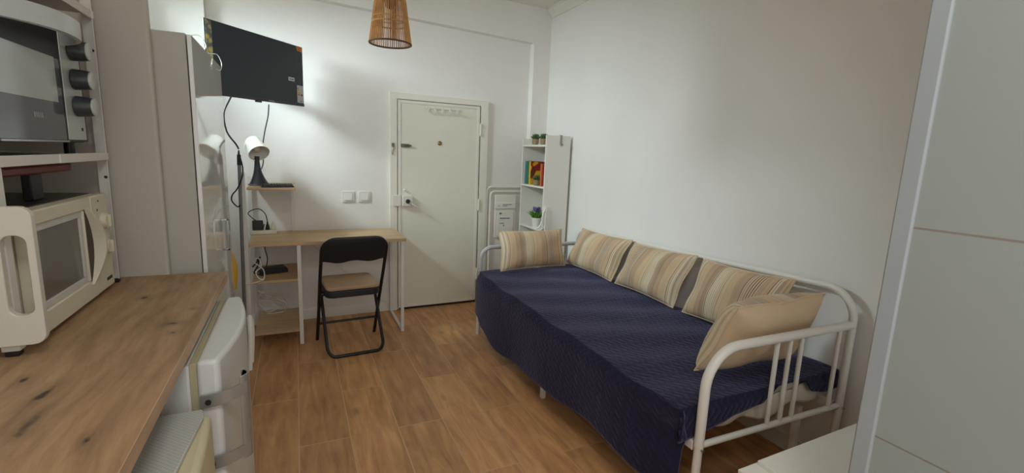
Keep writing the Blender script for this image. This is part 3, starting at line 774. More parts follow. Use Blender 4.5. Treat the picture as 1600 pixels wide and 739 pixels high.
w.tube(spline([(2.222, 3.831, 1.625), (2.222, 3.825, 1.607), (2.222, 3.81, 1.605), (2.222, 3.805, 1.62)], 5), .006, 8)
w.build('hook', mat('dull_steel', (150, 148, 140), .4, .6), hkx)
M_POT = mat('woven_jute', (150, 128, 96), .9, var=.25, vscale=70, bump=.6, bscale=90)
M_LEAF = mat('succulent_green', (70, 96, 48), .5, var=.3, vscale=40)
def succulent(x, y, z, label, r=.034, h=.055):
    s = thing('succulent', (x, y, z), label, 'plant', 'potted succulents on the bookcase')
    w = MB(); w.lathe([(r * .8, .001), (r * .95, h * .3), (r * 1.02, h * .7), (r, h), (r * .86, h), (r * .84, h * .85), (.004, h * .85)], (x, y, z), 20); w.build('pot', M_POT, s)
    w = MB()
    for ring, (n, tilt, ln) in enumerate(((9, .35, .05), (7, .85, .05), (5, 1.2, .045))):
        for k in range(n):
            a = 2 * PI * k / n + ring * .5
            d = V((math.cos(a) * math.cos(tilt), math.sin(a) * math.cos(tilt), math.sin(tilt)))
            b0 = V((x, y, z + h * .9)); p = [b0 + d * ln * t + V((0, 0, .012 * t * t)) for t in (0, .35, .7, 1)]
            w.tube(p, [.006, .010, .008, .002], 7)
    w.build('leaves', M_LEAF, s)
succulent(2.12, 4.15, 1.607, 'small succulent in a jute pot on the bookcase top, left of two')
succulent(2.13, 4.00, 1.607, 'small succulent in a jute pot on the bookcase top, right of two')
succulent(2.11, 4.06, 1.224, 'small succulent in a jute pot in front of the yellow book', .036, .05)
# books
def book(y0, th, h, d, mats, label, x0=2.10):
    b_ = thing('book', (x0 + d / 2, y0 + th / 2, 1.223), label, 'book', 'books on the middle bookcase shelf')
    z0 = 1.2235
    w = MB(); w.box(x0, x0 + d, y0, y0 + .003, z0, z0 + h, 1); w.box(x0, x0 + d, y0 + th - .003, y0 + th, z0, z0 + h); w.box(x0, x0 + .003, y0 + .003, y0 + th - .003, z0, z0 + h)
    w.build('cover', mats, b_)
    MB().box(x0 + .003, x0 + d - .006, y0 + .003, y0 + th - .003, z0 + .004, z0 + h - .004).build('pages', mat('paper', (222, 214, 196), .8), b_)
mt, mg = mat('teal_cover', (42, 118, 124), .45), mat('green_cover', (40, 112, 66), .45)
book(4.272, .034, .225, .16, [mt, mt], 'teal book at the far left end of the middle bookcase shelf')
book(4.222, .046, .225, .16, [mg, mg], 'green-spined book between the teal and the yellow one')
book(4.184, .035, .222, .165, [mat('yellow_cover', (212, 172, 52), .45), cover_material()], 'yellow book with a red and green picture on its cover')
mo = mat('orange_cover', (200, 112, 40), .45); mr = mat('red_cover', (166, 40, 30), .45)
book(3.955, .024, .208, .16, [mo, mo], 'orange book standing right of the succulent near the bookcase side')
book(3.926, .026, .205, .16, [mr, mr], 'dark red book at the near right end of the middle shelf')
# lavender pot
lv = thing('lavender_plant', (2.14, 4.06, .818), 'purple and green lavender plant in a white pot on the lower shelf', 'plant')
lc = V((2.13, 4.07, .8185))
w = MB(); w.lathe([(.036, 0), (.05, .09), (.047, .09), (.044, .08), (.004, .08)], lc, 24); w.build('pot', M_WHITE, lv)
w = MB(); random.seed(5)
for k in range(90):
    a = random.uniform(0, 2 * PI); q = random.uniform(.1, 1)
    d = V((math.cos(a) * q, math.sin(a) * q, 1.1)).normalized(); ln = random.uniform(.05, .095)
    b0 = lc + V((math.cos(a) * .03 * q, math.sin(a) * .03 * q, .082))
    w.tube([b0, b0 + d * ln * .6, b0 + d * ln + V((math.cos(a), math.sin(a), 0)) * .012], [.003, .004, .001], 5)
w.build('leaves', mat('bright_leaf_green', (92, 142, 44), .5, var=.3, vscale=40), lv)
w = MB()
for k in range(13):
    a = random.uniform(0, 2 * PI); q = random.uniform(.2, 1)
    b0 = lc + V((math.cos(a) * .045 * q, math.sin(a) * .05 * q, .145)); d = V((math.cos(a) * .25 * q, math.sin(a) * .25 * q, 1)).normalized()
    w.tube([b0 + d * .05 * t for t in (0, .2, .5, .8, 1)], [.003, .008, .009, .007, .002], 7)
w.build('flowers', mat('lavender_purple', (92, 82, 132), .7, var=.3, vscale=60), lv)
# white cord on two clips
cd = thing('curtain_cord', (2.05, 3.84, .84), 'white cord looped between two white clips on the bookcase edge', 'cord')
for z in (1.02, .845):
    w = MB(); w.lathe([(.006, 0), (.026, 0), (.03, .006), (.018, .014), (.006, .016)], (2.095, 3.834, z), 18, Matrix.Rotation(PI / 2, 4, 'X')); w.build('clip', M_WHITE, cd)
w = MB(); w.tube(spline([(2.085, 3.822, 1.02), (2.065, 3.82, .97), (2.055, 3.82, .91), (2.035, 3.825, .855), (2.01, 3.84, .84), (2.03, 3.825, .825), (2.07, 3.82, .84)], 7), .007, 8)
w.tube(spline([(2.095, 3.82, 1.015), (2.09, 3.818, .95), (2.09, 3.818, .85), (2.09, 3.818, .79)], 7), .006, 8)
w.build('cord', M_WHITE, cd)

# ------------------------------------------------------------------ daybed
bed = thing('daybed', (1.84, 2.39, 0), 'white tubular steel daybed along the right wall', 'bed')
NY, FY, BX = 1.22, 3.56, 2.285
def leg(x, y, z1, r=.019, z0=.0, mm=M_WHITEMET):
    MB().cyl((x, y, z0), (x, y, z1), r, seg=14).build('leg', mm, bed)
def endarch(y, x0, zt, R, r, mm):
    p = [(x0, y, .40)] + [(x0 + R - R * math.cos(a), y, zt - R + R * math.sin(a)) for a in (PI / 2 * j / 10 for j in range(11))] + [(BX, y, zt)]
    return MB().tube(p, r, 14).build('end_frame', mm, bed)
endarch(NY, 1.405, .80, .155, .0195, M_WHITEMET)
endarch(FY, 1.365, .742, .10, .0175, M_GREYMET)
leg(1.405, NY, .40, .017); leg(1.36, FY, .40, .018, mm=M_WHITEMET)
# back rail with rounded ends carried on the back posts
p = [(BX, NY, 0), (BX, NY, .80)] + [(BX, NY + .13 - .13 * math.cos(a), .82 + .13 * math.sin(a)) for a in (PI / 2 * j / 9 for j in range(10))]
q = [(BX, FY - .13 + .13 * math.cos(a), .745 + .13 * math.sin(a)) for a in (PI / 2 * j / 9 for j in range(9, -1, -1))]
MB().tube(p + q + [(BX, FY, .70), (BX, FY, 0)], .0175, 14).build('back_rail', M_WHITEMET, bed)
for x in (1.79, 1.87, 1.945, 2.20):
    MB().cyl((x, NY, .41), (x, NY, .80), .0095, seg=10).build('spindle', M_WHITEMET, bed)
for x in (1.62, 1.78, 1.86, 1.94, 2.185):
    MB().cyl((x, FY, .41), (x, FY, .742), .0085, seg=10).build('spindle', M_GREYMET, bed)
for y, mm in ((NY, M_WHITEMET), (FY, M_GREYMET)):
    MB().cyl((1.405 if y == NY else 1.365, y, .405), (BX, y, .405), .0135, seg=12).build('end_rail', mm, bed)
for x in (1.405, BX - .01):
    MB().box(x - .012, x + .012, NY + .02, FY - .02, .375, .415).build('side_rail', M_WHITEMET, bed, bevel=.003)
for k in range(9):
    y = NY + .18 + k * .245
    MB().box(1.415, BX - .02, y, y + .05, .395, .412).build('slat', M_WHITEMET, bed)
for x, y in ((1.372, 2.42), (2.15, 1.32)):
    MB().box(x - .014, x + .014, y - .014, y + .014, 0, .375).build('leg', M_WHITEMET, bed, bevel=.002)
w = MB()
for z in (.40, .27):
    w.cyl((BX, NY - .017, z), (BX, NY - .025, z), .006, seg=8)
w.cyl((1.405, NY - .018, .395), (1.405, NY - .026, .395), .007, seg=8)
w.build('bolt', M_CHROME, bed)
tag(MB().box(1.42, 2.25, 1.290, 3.52, .4165, .53).build('mattress', mat('cream_mattress_cover', (206, 198, 178), .9, bump=.5, bscale=14, spec=.15), bevel=.03, bseg=4),
    'cream mattress on the daybed, bare side showing under the quilt', 'mattress')
# cream sheet bunched along the near rail
w = MB(); P = []
for i in range(40):
    t = i / 39; x = 1.43 + .78 * t
    zt = .505 + .012 * math.sin(9 * t) + .006 * math.sin(23 * t); zb = .425 + .012 * math.sin(17 * t + 1) - .03 * max(0, math.sin((t - .35) / .35 * PI) if .35 < t < .7 else 0)
    row = []
    for j in range(9):
        s = j / 8
        row.append(V((x, 1.283 - .003 * math.sin(31 * t + 3 * s) - .004 * math.sin(s * PI), zb + (zt - zb) * s)))
    P.append(row)
w.grid(P)
tag(w.build('sheet', mat('cream_sheet', (212, 204, 186), .9, bump=.4, bscale=20, spec=.15), solid=.003), 'wrinkled cream sheet hanging at the near end of the mattress', 'sheet')

# quilt
def hem(y):
    pts = [(1.15, .24), (1.55, .17), (1.93, .20), (2.3, .165), (2.7, .13), (3.0, .105), (3.3, .16), (3.45, .20), (3.62, .22)]
    for (a, b_), (c, d) in zip(pts, pts[1:]):
        if y <= c:
            t = max(0, (y - a) / (c - a)); t = t * t * (3 - 2 * t); return b_ + (d - b_) * t
    return pts[-1][1]
ZT = .560
def sfn(a): return math.sin(a)
def quiltp(a, b_):
    """a: metres from the wall side towards the front; b: metres from the near end towards the far end (negative: hangs over the near end)"""
    Wd = .93; R = .075
    x_edge = 2.26 - Wd
    yb = 1.262
    # along the front
    wr = .006 * sfn(9 * b_ + 5 * a) * sfn(4 * a + 1) + .004 * sfn(17 * b_ - 7 * a)
    z = ZT + wr - .012 * (a / Wd) ** 2
    x = 2.26 - a; y = yb + max(b_, 0)
    if a > Wd:
        s = a - Wd; th = min(s / R, PI / 2)
        dx = R * math.sin(th); dz = R * (1 - math.cos(th))
        if s > R * PI / 2: dz += s - R * PI / 2; dx += .06 * (s - R * PI / 2) + .012 * sfn(7.5 * b_ + .6) * (s - R * PI / 2) / .3
        x = x_edge - dx * .85 + .03 * min(1, s / .05); z = ZT - .012 + wr * (1 - .7 * min(1, s / .12)) - dz
        # tuck in behind the near post
        if y < 1.75:
            x += .075 * ((1.75 - y) / .5) ** 2 * min(1, s / .15)
        if y > 3.3:
            x += .03 * ((y - 3.3) / .25) ** 2
    if b_ < 0:
        s = -b_; R2 = .05; th = min(s / R2, PI / 2)
        y = yb - R2 * .2 * math.sin(th); dz = R2 * (1 - math.cos(th)) + max(0, s - R2 * PI / 2)
        z -= dz
    if b_ > 2.22:
        z -= .5 * (b_ - 2.22) ** 2
    # raised by the curled back corner
    if a < .12 and b_ < .3:
        k = (1 - a / .12) * (1 - max(b_, 0) / .3)
        z += .0 * k; x += .055 * k
    return V((x, y, z))
DROP = [(1.30, .17), (1.48, .14), (1.55, .128), (1.64, .11), (1.79, .10), (1.85, .06), (1.90, .028), (1.98, .028), (2.06, .034), (2.13, .10), (2.20, .115), (2.27, .105)]
def lerp_tab(x, tab):
    if x <= tab[0][0]: return tab[0][1]
    for (a, b_), (c, d) in zip(tab, tab[1:]):
        if x <= c:
            t = (x - a) / (c - a); t = t * t * (3 - 2 * t); return b_ + (d - b_) * t
    return tab[-1][1]
w = MB()
na, nb = 110, 150
P, U = [], []
for j in range(nb + 1):
    t = j / nb; tn = 14 / nb; q_ = t / tn
    row, ur = [], []
    for i in range(na + 1):
        s = i / na
        ynow = 1.258 + max(0, t * 2.265)
        L_front = .93 + .118 + max(0, (ZT - .012 - .075) - hem(ynow))
        a = s * L_front
        xx = 2.26 - min(a, .93)
        # near drop depends on x
        drop = lerp_tab(xx, DROP)
        if a > .93: drop *= max(0, 1 - (a - .93) / .22)
        b_ = (-drop + q_ * (drop + .02)) if q_ < 1 else .02 + (t - tn) / (1 - tn) * 2.245
        row.append(quiltp(a, b_)); ur.append((a, b_))
    P.append(row); U.append(ur)
w.grid(P, uvs=U)
tag(w.build('quilt', M_QUILT, recalc=True, solid=.008), 'dark navy quilted bedspread draped over the daybed mattress', 'bedspread')
# loose quilt corner sticking out between post and wall
# ------------------------------------------------------------------ cushions
def cushion(c, thF, thB, label, name='cushion', plain_back=False, group='striped cushions on the daybed', seed=0, flipu=False):
    """c: top-left, top-right, bottom-right, bottom-left as seen from the striped face"""
    TLc, TRc, BRc, BLc = [V(p) for p in c]
    rnd = random.Random(seed)
    ph = [rnd.uniform(0, 6) for _ in range(6)]
    n = (BRc - TLc).cross(TRc - BLc).normalized()
    n = (TRc - TLc).cross(TLc - BLc).normalized()
    nu, nv = 34, 24
    def pt(i, j, sd):
        u, v = i / nu, j / nv
        U_, V_ = 2 * u - 1, 2 * v - 1
        uu = .5 + .5 * U_ * (1 - .055 * (1 - V_ * V_)); vv = .5 + .5 * V_ * (1 - .07 * (1 - U_ * U_))
        p = (TLc * (1 - uu) + TRc * uu) * vv + (BLc * (1 - uu) + BRc * uu) * (1 - vv)
        e = max(0, 1 - abs(U_) ** 2.6) ** .48 * max(0, 1 - abs(V_) ** 2.6) ** .48
        wr = 1 + .05 * math.sin(7 * u + ph[0]) * math.sin(5 * v + ph[1]) + .04 * math.sin(13 * u + ph[2] + 4 * v)
        th = (thF if sd > 0 else thB) * e * wr
        edge = .006 * math.sin(11 * u + ph[3]) * math.sin(9 * v + ph[4])
        return p + n * (sd * th + edge)
    w = MB(); uv = [[(((1 - i / nu) if flipu else i / nu), j / nv) for j in range(nv + 1)] for i in range(nu + 1)]
    w.grid([[pt(i, j, 1) for j in range(nv + 1)] for i in range(nu + 1)], 0, uv)
    w.grid([[pt(i, j, -1) for j in range(nv + 1)] for i in range(nu + 1)], 1 if plain_back else 0, uv)
    root = thing(name, (TLc + TRc + BRc + BLc) / 4 - V((0, 0, (TLc.z - BLc.z) / 2)), label, 'cushion', group)
    w.build('cover', [M_STRIPE, M_PLAINB], root, weld=True)
    bnd = [(i, 0) for i in range(nu)] + [(nu, j) for j in range(nv)] + [(i, nv) for i in range(nu, 0, -1)] + [(0, j) for j in range(nv, 0, -1)]
    w = MB(); w.tube([pt(i, j, 0) for i, j in bnd], .0042, 7, True)
    w.build('piping', M_PLAINB, root)
    return root
ZB = .585
cushion([(1.492, 3.50, .885), (2.085, 3.505, .885), (2.085, 3.41, ZB), (1.468, 3.38, ZB - .005)], .075, .035, 'striped cushion leaning on the far end of the daybed by the door', seed=1)
cushion([(2.235, 3.40, .905), (2.235, 2.74, .918), (2.155, 2.84, ZB), (2.15, 3.50, ZB)], .075, .03, 'striped cushion against the wall rail, nearest the bookcase', seed=2)
cushion([(2.235, 2.71, .905), (2.235, 2.11, .935), (2.15, 2.19, ZB), (2.155, 2.80, ZB)], .08, .03, 'striped cushion in the middle of the three along the wall', seed=3, flipu=True)
cushion([(2.235, 2.06, .925), (2.225, 1.47, .95), (2.16, 1.56, ZB), (2.155, 2.11, ZB)], .075, .03, 'striped cushion against the wall rail, nearest the tiled wall', seed=4)
cushion([(2.19, 1.305, .935), (1.63, 1.305, .92), (1.60, 1.455, ZB - .005), (2.19, 1.42, ZB)], .14, .075, 'cushion at the near end of the daybed showing its plain beige back', plain_back=True, seed=5)

# ------------------------------------------------------------------ worktop and what is under it
wt = thing('worktop', (-.7, 1.4, .86), 'knotty brown wood worktop along the left wall', 'worktop')
MB().box(-1.115, -.3145, -.3, 2.55, .862, .90).build('board', M_COUNTER, wt, loc=(0, 0, 0))
MB().box(-.3145, -.3125, -.3, 2.55, .862, .90).build('edge_band', M_COUNTER_EDGE, wt)
MB().box(-1.1, -.33, -.29, -.27, 0, .862).build('support_panel', M_WHITE, wt)
# small fridge
fg = thing('fridge', (-.5, 1.95, 0), 'small white fridge with a silver bow handle under the worktop', 'fridge')
FY0, FY1 = 1.60, 2.29
MB().box(-.86, -.315, FY0 + .01, FY1 - .005, .04, .835).build('body', mat('fridge_white', (218, 219, 217), .35, var=.015), fg, bevel=.006)
MB().box(-.315, -.295, FY0 + .015, FY1 - .01, .06, .838).build('gasket', mat('olive_rubber', (186, 178, 142), .6), fg, bevel=.003)
w = MB(); n = 16
poly = [(-.295, FY0), (-.295, FY1)]
poly += [(-.235 + .042 * math.sin(PI * (k / n)) , FY1 - (FY1 - FY0) * k / n) for k in range(n + 1)]
w.prism(poly, .055, .848)
fd = w.build('door', mat('fridge_white', (218, 219, 217)), fg, bevel=.014, bseg=4)
# bow handle
w = MB(); P = []
for j in range(9):
    t = j / 8; a = -.5 + t
    y = 1.625 + .038 * math.sin(a * 1.4); x = -.158 - .018 * (2 * abs(a)) ** 2
    P.append((x, y))
poly = P + [(x - .008, y) for x, y in reversed(P)]
w.prism(poly, .50, .785)
w.build('handle_plate', mat('grey_handle_metal', (158, 156, 152), .35, .45), fd, bevel=.003)
for z in (.725, .515):
    w = MB(); pts = bez((-.288, FY0 - .006, z - .005), (-.235, FY0 - .02, z), (-.20, FY0 - .012, z + .01), (-.163, FY0 + .012, z + .02), 10)
    P = [[p + V((0, -.004, -.02)), p + V((0, -.004, .02)), p + V((0, .004, .02)), p + V((0, .004, -.02)), p + V((0, -.004, -.02))] for p in pts]
    w.grid(P, smooth=False); w.face(P[0][:4]); w.face(P[-1][:4])
    w.cyl((-.266, FY0 - .017, z - .003), (-.266, FY0 - .022, z - .003), .008, seg=12, mi=1)
    w.build('handle_bracket', [mat('grey_handle_metal', (158, 156, 152), .35, .45), M_BLACK], fd, weld=True)
for y in (FY0 + .06, FY1 - .04):
    for x in (-.78, -.262):
        w = MB(); w.cyl((x, y, 0), (x, y, .045), .018, .014, 14); w.build('foot', M_BLACK, fg)
# cream appliance next to it
ap = thing('freezer', (-.55, 1.25, 0), 'cream box-shaped appliance with textured grey top beside the fridge', 'appliance')
MB().box(-.95, -.302, .95, 1.556, .03, .71).build('body', M_CREAMB, ap, bevel=.006)
MB().prism([(-.945, .95), (-.31, .95), (-.266, 1.50), (-.275, 1.545), (-.945, 1.545)], .7103, .722).build('textured_top', mesh_top_material(), ap, bevel=.003)
w = MB(); n = 12
poly = [(-.30, .95), (-.30, 1.548)] + [(-.252 + .012 * math.sin(PI * k / n), 1.54 - .59 * k / n) for k in range(n + 1)]
w.prism(poly, .04, .709); w.build('door', M_CREAMB, ap, bevel=.018, bseg=4)
for x in (-.9, -.40):
    for y in (1.0, 1.47): MB().cyl((x, y, 0), (x, y, .03), .02, seg=12).build('foot', M_BLACK, ap)
# white bin with a loop handle
bn = thing('bin', (-.33, 2.45, 0), 'white plastic bin with a loop handle between fridge and desk', 'bin')
w = MB(); P = []
for z, s in ((0.002, .8), (.15, .86), (.35, .93), (.47, 1.), (.48, 1.03), (.475, .97), (.35, .9), (.02, .76)):
    P.append([V((-.33 + .085 * s * c, 2.39 + .11 * s * d, z)) for c, d in [(a, b_) for a, b_ in rrect(-1, 1, -1, 1, .35, 4)]])
P = [[p + V((0, .06, 0)) for p in r] for r in P]
P = [r + [r[0]] for r in P]
w.grid(P); w.face(P[-1][:-1]); w.face(P[0][:-1])
w.build('body', M_WHITE, bn, weld=True)
w = MB(); w.tube(spline([(-.232, 2.52, .44), (-.222, 2.52, .58), (-.222, 2.505, .66), (-.226, 2.475, .685), (-.222, 2.445, .66), (-.222, 2.43, .58), (-.232, 2.43, .44)], 7), .012, 10)
w.build('handle', M_WHITE, bn)

# ------------------------------------------------------------------ microwave rack
rk = thing('rack', (-.9, 2.07, .9), 'white metal shelf rack standing on the worktop over the microwave', 'rack')
def lpost(x, y, sx, sy, top=2.3):
    w = MB(); t = .003; a = .036
    w.box(min(x, x - sx * a), max(x, x - sx * a), min(y, y + sy * t), max(y, y + sy * t), .915, top)
    w.box(min(x, x - sx * t), max(x, x - sx * t), min(y, y - sy * .0 + sy * .012), max(y, y + sy * .012), .915, top)
    o = w.build('post', M_WHITEMET, rk)
    w = MB(); w.box(x - sx * .018 - .018, x - sx * .018 + .018, y - .006 if sy > 0 else y - .02, y + .02 if sy > 0 else y + .006, .9005, .916)
    w.build('foot', M_BLACK, o, bevel=.003)
    w = MB()
    for z in (1.84, 1.345): w.cyl((x - sx * .012, y - .004, z), (x - sx * .012, y + .004, z), .006, seg=10)
    w.build('screw', M_BLACK, o)
lpost(-.70, 2.475, 1, -1); lpost(-1.095, 2.475, -1, -1); lpost(-1.095, 1.665, -1, 1)
w = MB(); w.box(-.745, -.705, 1.665, 1.70, .916, 2.3); o = w.build('post', M_WHITEMET, rk, bevel=.003)
MB().box(-.74, -.71, 1.668, 1.697, .9005, .917).build('foot', M_BLACK, o, bevel=.003)
def rshelf(z, split):
    w = MB(); w.box(-1.09, -.706, 1.67, 2.47, z, z + .006); s = w.build('shelf', M_WHITEMET, rk)
    for (a, b_, dx) in ((1.62, split, 0), (split + .002, 2.474, .003)):
        MB().box(-.706, -.700 + dx, a, b_, z - .018, z + .012).build('shelf_lip', M_WHITEMET, s, bevel=.0015)
rshelf(1.433, 2.03); rshelf(1.975, 2.46)
# toaster oven
ov = thing('toaster_oven', (-.85, 1.83, 1.44), 'black and silver toaster oven on the rack shelf', 'oven')
OY0, OY1, OX = 1.708, 2.319, -.705
MB().box(-1.05, OX - .012, OY0, OY1, 1.482, 1.903).build('body', mat('dark_oven_case', (52, 52, 54), .4, .3), ov, bevel=.008)
MB().box(OX - .012, OX, OY0, 2.128, 1.488, 1.886).build('door', mat('oven_door_glass', (92, 95, 100), .1, var=.02, spec=.8), ov, bevel=.003)
MB().box(OX - .0115, OX + .001, OY0 + .03, 2.088, 1.612, 1.832).build('window_panel', mat('oven_window', (186, 196, 194), .12, var=.05, spec=.8), ov)
MB().box(OX - .012, OX + .001, 2.142, 2.294, 1.492, 1.897).build('control_panel', M_SILVERP, ov, bevel=.002)
MB().box(OX - .014, OX - .001, 2.13, 2.308, 1.486, 1.903).build('control_surround', M_BLACK, ov)
for z in (1.80, 1.702, 1.610):
    k = MB().lathe([(.033, 0), (.036, .004), (.034, .034), (.031, .05)], (OX + .001, 2.225, z), 28, Matrix.Rotation(PI / 2, 4, 'Y')).build('knob', mat('dark_knob', (58, 60, 64), .35), ov)
    MB().lathe([(.030, 0), (.030, .004), (.025, .006)], (OX + .051, 2.225, z), 28, Matrix.Rotation(PI / 2, 4, 'Y')).build('knob_cap', M_SILVERP, k)
MB().cyl((OX + .001, 2.258, 1.53), (OX + .003, 2.258, 1.53), .006, seg=12).build('indicator', M_BLACK, ov)
w = MB(); P = []
for i in range(25):
    t = i / 24; y = 1.72 + .445 * t
    o_ =   .10 * (1 - abs(2 * t - 1) ** 2.6) + .004
    z = 1.83
    P.append([V((OX + o_ - .014, y, z - .028)), V((OX + o_, y, z - .026)), V((OX + o_ + .002, y, z)), V((OX + o_, y, z + .028)), V((OX + o_ - .014, y, z + .030)), V((OX + o_ - .014, y, z - .028))])
w.grid(P); w.face(P[0][:5]); w.face(P[-1][:5])
w.build('handle', M_SILVERP, ov, weld=True)
MB().box(OX + .0002, OX + .003, 1.715, 2.125, 1.755, 1.862).build('handle_shade', M_BLACK, ov)  # black plate imitating the shade under the bowed handle
w = MB(); x = 0
for d in (.014, .011, .013, .011, .012):
    w.box(OX + .0005, OX + .0012, 1.91 + x, 1.91 + x + d * .7, 1.556, 1.572); x += d
w.build('lettering', mat('oven_print', (150, 152, 154), .4), ov)
for y in (OY0 + .05, OY1 - .05):
    for x in (-1.03, -.75): MB().cyl((x, y, 1.4395), (x, y, 1.484), .016, seg=12).build('foot', M_BLACK, ov)
MB().box(OX - .008, OX + .004, OY0, 2.132, 1.484, 1.489).build('chrome_strip', M_CHROME, ov)
# microwave
mw = thing('microwave', (-.88, 2.05, .9), 'old cream microwave standing on the worktop inside the rack', 'microwave')
MX = -.692
M_MW = mat('aged_cream_plastic', (216, 208, 186))
MB().box(-1.09, MX - .03, 1.75, 2.385, .915, 1.285).build('body', M_MW, mw, bevel=.012)
MB().box(-1.085, MX - .05, 1.76, 2.37, 1.2855, 1.2885).build('top_plate', mat('dull_dark_metal', (70, 68, 64), .3, .3), mw)
w = MB(); Y0, Y1, Z0, Z1 = 1.745, 2.215, .918, 1.288
w.box(MX - .03, MX, Y0, Y1, Z0, .985); w.box(MX - .03, MX, Y0, Y1, 1.245, Z1); w.box(MX - .03, MX, Y0, Y0 + .03, .985, 1.245); w.box(MX - .03, MX, 2.145, Y1, .985, 1.245)
md = w.build('door', M_MW, mw, bevel=.004)
w = MB()
a0, a1, b0, b1 = 1.775, 2.145, .985, 1.245
w.box(MX - .02, MX - .006, a0, a1, b0, b0 + .022); w.box(MX - .02, MX - .006, a0, a1, b1 - .022, b1); w.box(MX - .02, MX - .006, a0, a0 + .02, b0 + .022, b1 - .022); w.box(MX - .02, MX - .006, a1 - .02, a1, b0 + .022, b1 - .022)
w.build('window_frame', mat('grey_white_trim', (204, 202, 194), .35), md, bevel=.002)
MB().box(MX - .02, MX - .012, a0 + .02, a1 - .02, b0 + .022, b1 - .022).build('window', mat('smoked_window', (104, 98, 90), .1, var=.08, vscale=3, spec=.7), md)
# lens-shaped flat sheet coloured as the shade behind the bowed bar
w = MB(); zs = [.985 + .26 * k / 14 for k in range(15)]
P = [[V((MX - .006 + .002, 2.15, z)), V((MX - .006 + .002, 2.152 + .075 * math.sin(PI * (z - .985) / .26), z))] for z in zs]
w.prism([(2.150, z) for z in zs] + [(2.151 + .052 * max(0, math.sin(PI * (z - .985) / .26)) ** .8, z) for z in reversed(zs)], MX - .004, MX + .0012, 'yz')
w.build('grip_shade', mat('grip_shadow_brown', (66, 52, 44), .6), md)
w = MB(); P = []
for k in range(21):
    t = k / 20; z = .972 + .286 * t; s = math.sin(PI * t)
    y = 2.155 + .058 * s; o_ = .006 + .03 * s
    P.append([V((MX, y - .004, z)), V((MX + o_, y, z)), V((MX + o_, y + .016, z)), V((MX, y + .02, z)), V((MX, y - .004, z))])
w.grid(P); w.face(P[0][:4]); w.face(P[-1][:4]); w.build('handle', M_MW, md, weld=True)
MB().box(MX - .03, MX, 2.218, 2.385, .918, 1.288).build('control_panel', M_MW, mw, bevel=.006)
for z in (1.185, 1.085):
    k = MB().lathe([(.032, 0), (.032, .006), (.027, .018), (.01, .02)], (MX, 2.318, z), 28, Matrix.Rotation(PI / 2, 4, 'Y')).build('knob', M_MW, mw)
    MB().box(MX + .01, MX + .028, 2.312, 2.324, z - .024, z + .024).build('knob_grip', M_MW, k, bevel=.004)
w = MB(); x = 0
for d in (.012, .008, .010, .010, .009, .010):
    w.box(MX + .0002, MX + .001, 2.30 + x, 2.30 + x + d * .8, .948, .960); x += d
w.box(MX + .0002, MX + .001, 2.27, 2.278, 1.228, 1.236); w.box(MX + .0002, MX + .001, 2.285, 2.295, 1.262, 1.268)
w.build('lettering', mat('printed_ink', (40, 40, 42)), mw)
for y in (1.80, 2.33):
    for x in (-1.04, -.74): MB().cyl((x, y, .9003), (x, y, .918), .014, seg=12).build('foot', M_BLACK, mw)
# white board with slotted handle at the near side of the rack
w = MB(); BYB = 1.632
outer = rrect(-1.02, -.634, .942, 1.318, .028, 5)
def ring_prism(outer, inner, y0, y1):
    n = len(outer); assert n == len(inner)
    for y, fl in ((y0, 1), (y1, 0)):
        pass
    vo0 = [w.bm.verts.new((a, y0, b_)) for a, b_ in outer]; vo1 = [w.bm.verts.new((a, y1, b_)) for a, b_ in outer]
    vi0 = [w.bm.verts.new((a, y0, b_)) for a, b_ in inner]; vi1 = [w.bm.verts.new((a, y1, b_)) for a, b_ in inner]
    for i in range(n):
        j = (i + 1) % n
        w.bm.faces.new((vo0[i], vo0[j], vi0[j], vi0[i])); w.bm.faces.new((vo1[i], vo1[j], vi1[j], vi1[i]))
        w.bm.faces.new((vo0[i], vo0[j], vo1[j], vo1[i])); w.bm.faces.new((vi0[i], vi0[j], vi1[j], vi1[i]))
inner = rrect(-.703, -.650, 1.025, 1.242, .024, 5)
ring_prism(outer, inner, BYB, BYB + .022)
tag(w.build('chopping_board', mat('white_board_plastic', (208, 204, 192), .4, var=.02), bevel=.003), 'white plastic board with a long slot hanging at the near side of the rack', 'board')
# red and black folded stand stored on the microwave
sd = thing('folded_stand', (-.86, 2.05, 1.289), 'black-legged stand with a red top on the microwave under the rack shelf', 'stand')
w = MB(); w.prism(rrect(-1.0, -.765, 1.60, 2.36, .06), 1.378, 1.405); w.build('top', mat('red_plastic', (112, 12, 14), .4), sd, bevel=.006)
for (a, b_) in ((1.70, 1.83), (2.05, 2.13)):
    MB().box(-.81, -.785, a, b_, 1.2895, 1.378).build('leg', M_BLACK, sd, bevel=.004)

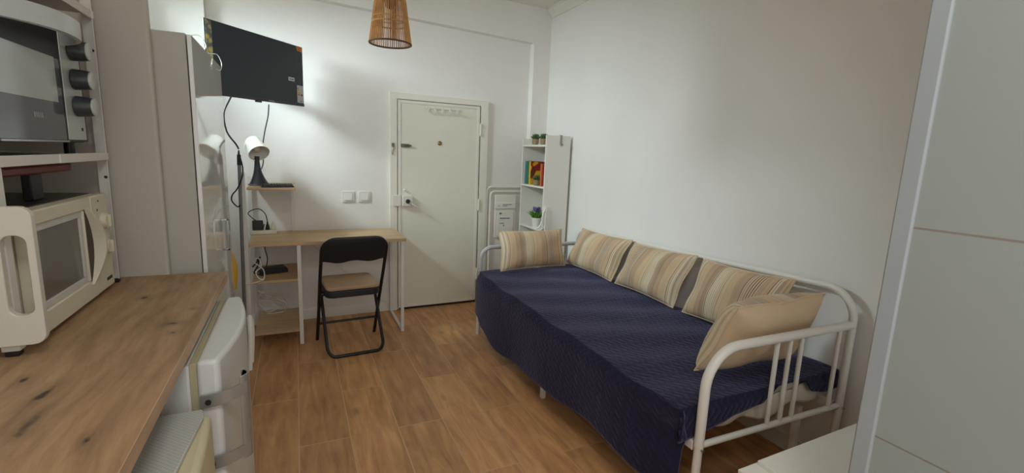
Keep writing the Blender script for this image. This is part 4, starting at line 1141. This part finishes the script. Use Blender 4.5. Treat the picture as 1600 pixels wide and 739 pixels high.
# ------------------------------------------------------------------ white cabinet by the tiled wall
cb_ = thing('cabinet', (1.65, .72, 0), 'low white cabinet between the daybed and the tiled wall', 'cabinet')
MB().prism([(1.265, .56), (2.3, .56), (2.3, .935), (1.265, .905)], .02, .535).build('body', M_WHITE, cb_, bevel=.003)
MB().prism([(1.245, .55), (2.31, .55), (2.31, .955), (1.245, .92)], .535, .548).build('top', M_WHITE, cb_, bevel=.002)
MB().prism([(1.325, .56), (2.3, .56), (2.3, .95), (1.325, .915)], .548, .562).build('top_mat', M_WHITE, cb_, bevel=.002)
for k in range(2):
    dr = MB().box(1.255, 1.265, .575, .885, .05 + .24 * k, .28 + .24 * k).build('drawer', M_WHITE, cb_, bevel=.002)
    MB().cyl((1.255, .73, .165 + .24 * k), (1.235, .73, .165 + .24 * k), .012, seg=14).build('knob', M_CHROME, dr)

# ------------------------------------------------------------------ light
world = bpy.data.worlds.new('world'); SC.world = world; world.use_nodes = True
bg = world.node_tree.nodes['Background']
bg.inputs['Color'].default_value = (.985, .99, 1.0, 1); bg.inputs['Strength'].default_value = .80
def area(name, loc, target, sx, sy, power, col, spread=180):
    l = bpy.data.lights.new(name, 'AREA'); l.shape = 'RECTANGLE'; l.size = sx; l.size_y = sy; l.energy = power; l.color = col; l.spread = math.radians(spread)
    o = bpy.data.objects.new(name, l); COL.objects.link(o); o.location = loc
    o.rotation_euler = (V(target) - V(loc)).to_track_quat('-Z', 'Y').to_euler()
    return o
area('daylight', (XL - .14, (WY0 + WY1) / 2, (WZ0 + WZ1) / 2), (1.35, 4.1, -.35), 1.16, .30, 40, (.82, .955, 1.0), 112)
kl = area('near_fill_light', (.2, -.3, ZC - .03), (.2, -.3, 0), .6, .6, 14, (1, .975, .94))  # added fill lamp to brighten the near side, has no fixture

SC.view_settings.view_transform = 'Standard'
SC.view_settings.look = 'None'
SC.view_settings.exposure = .74
SC.view_settings.gamma = 1
SC.view_settings.use_curve_mapping = False
SC.cycles.use_denoising = True
SC.cycles.max_bounces = 10
SC.cycles.diffuse_bounces = 6
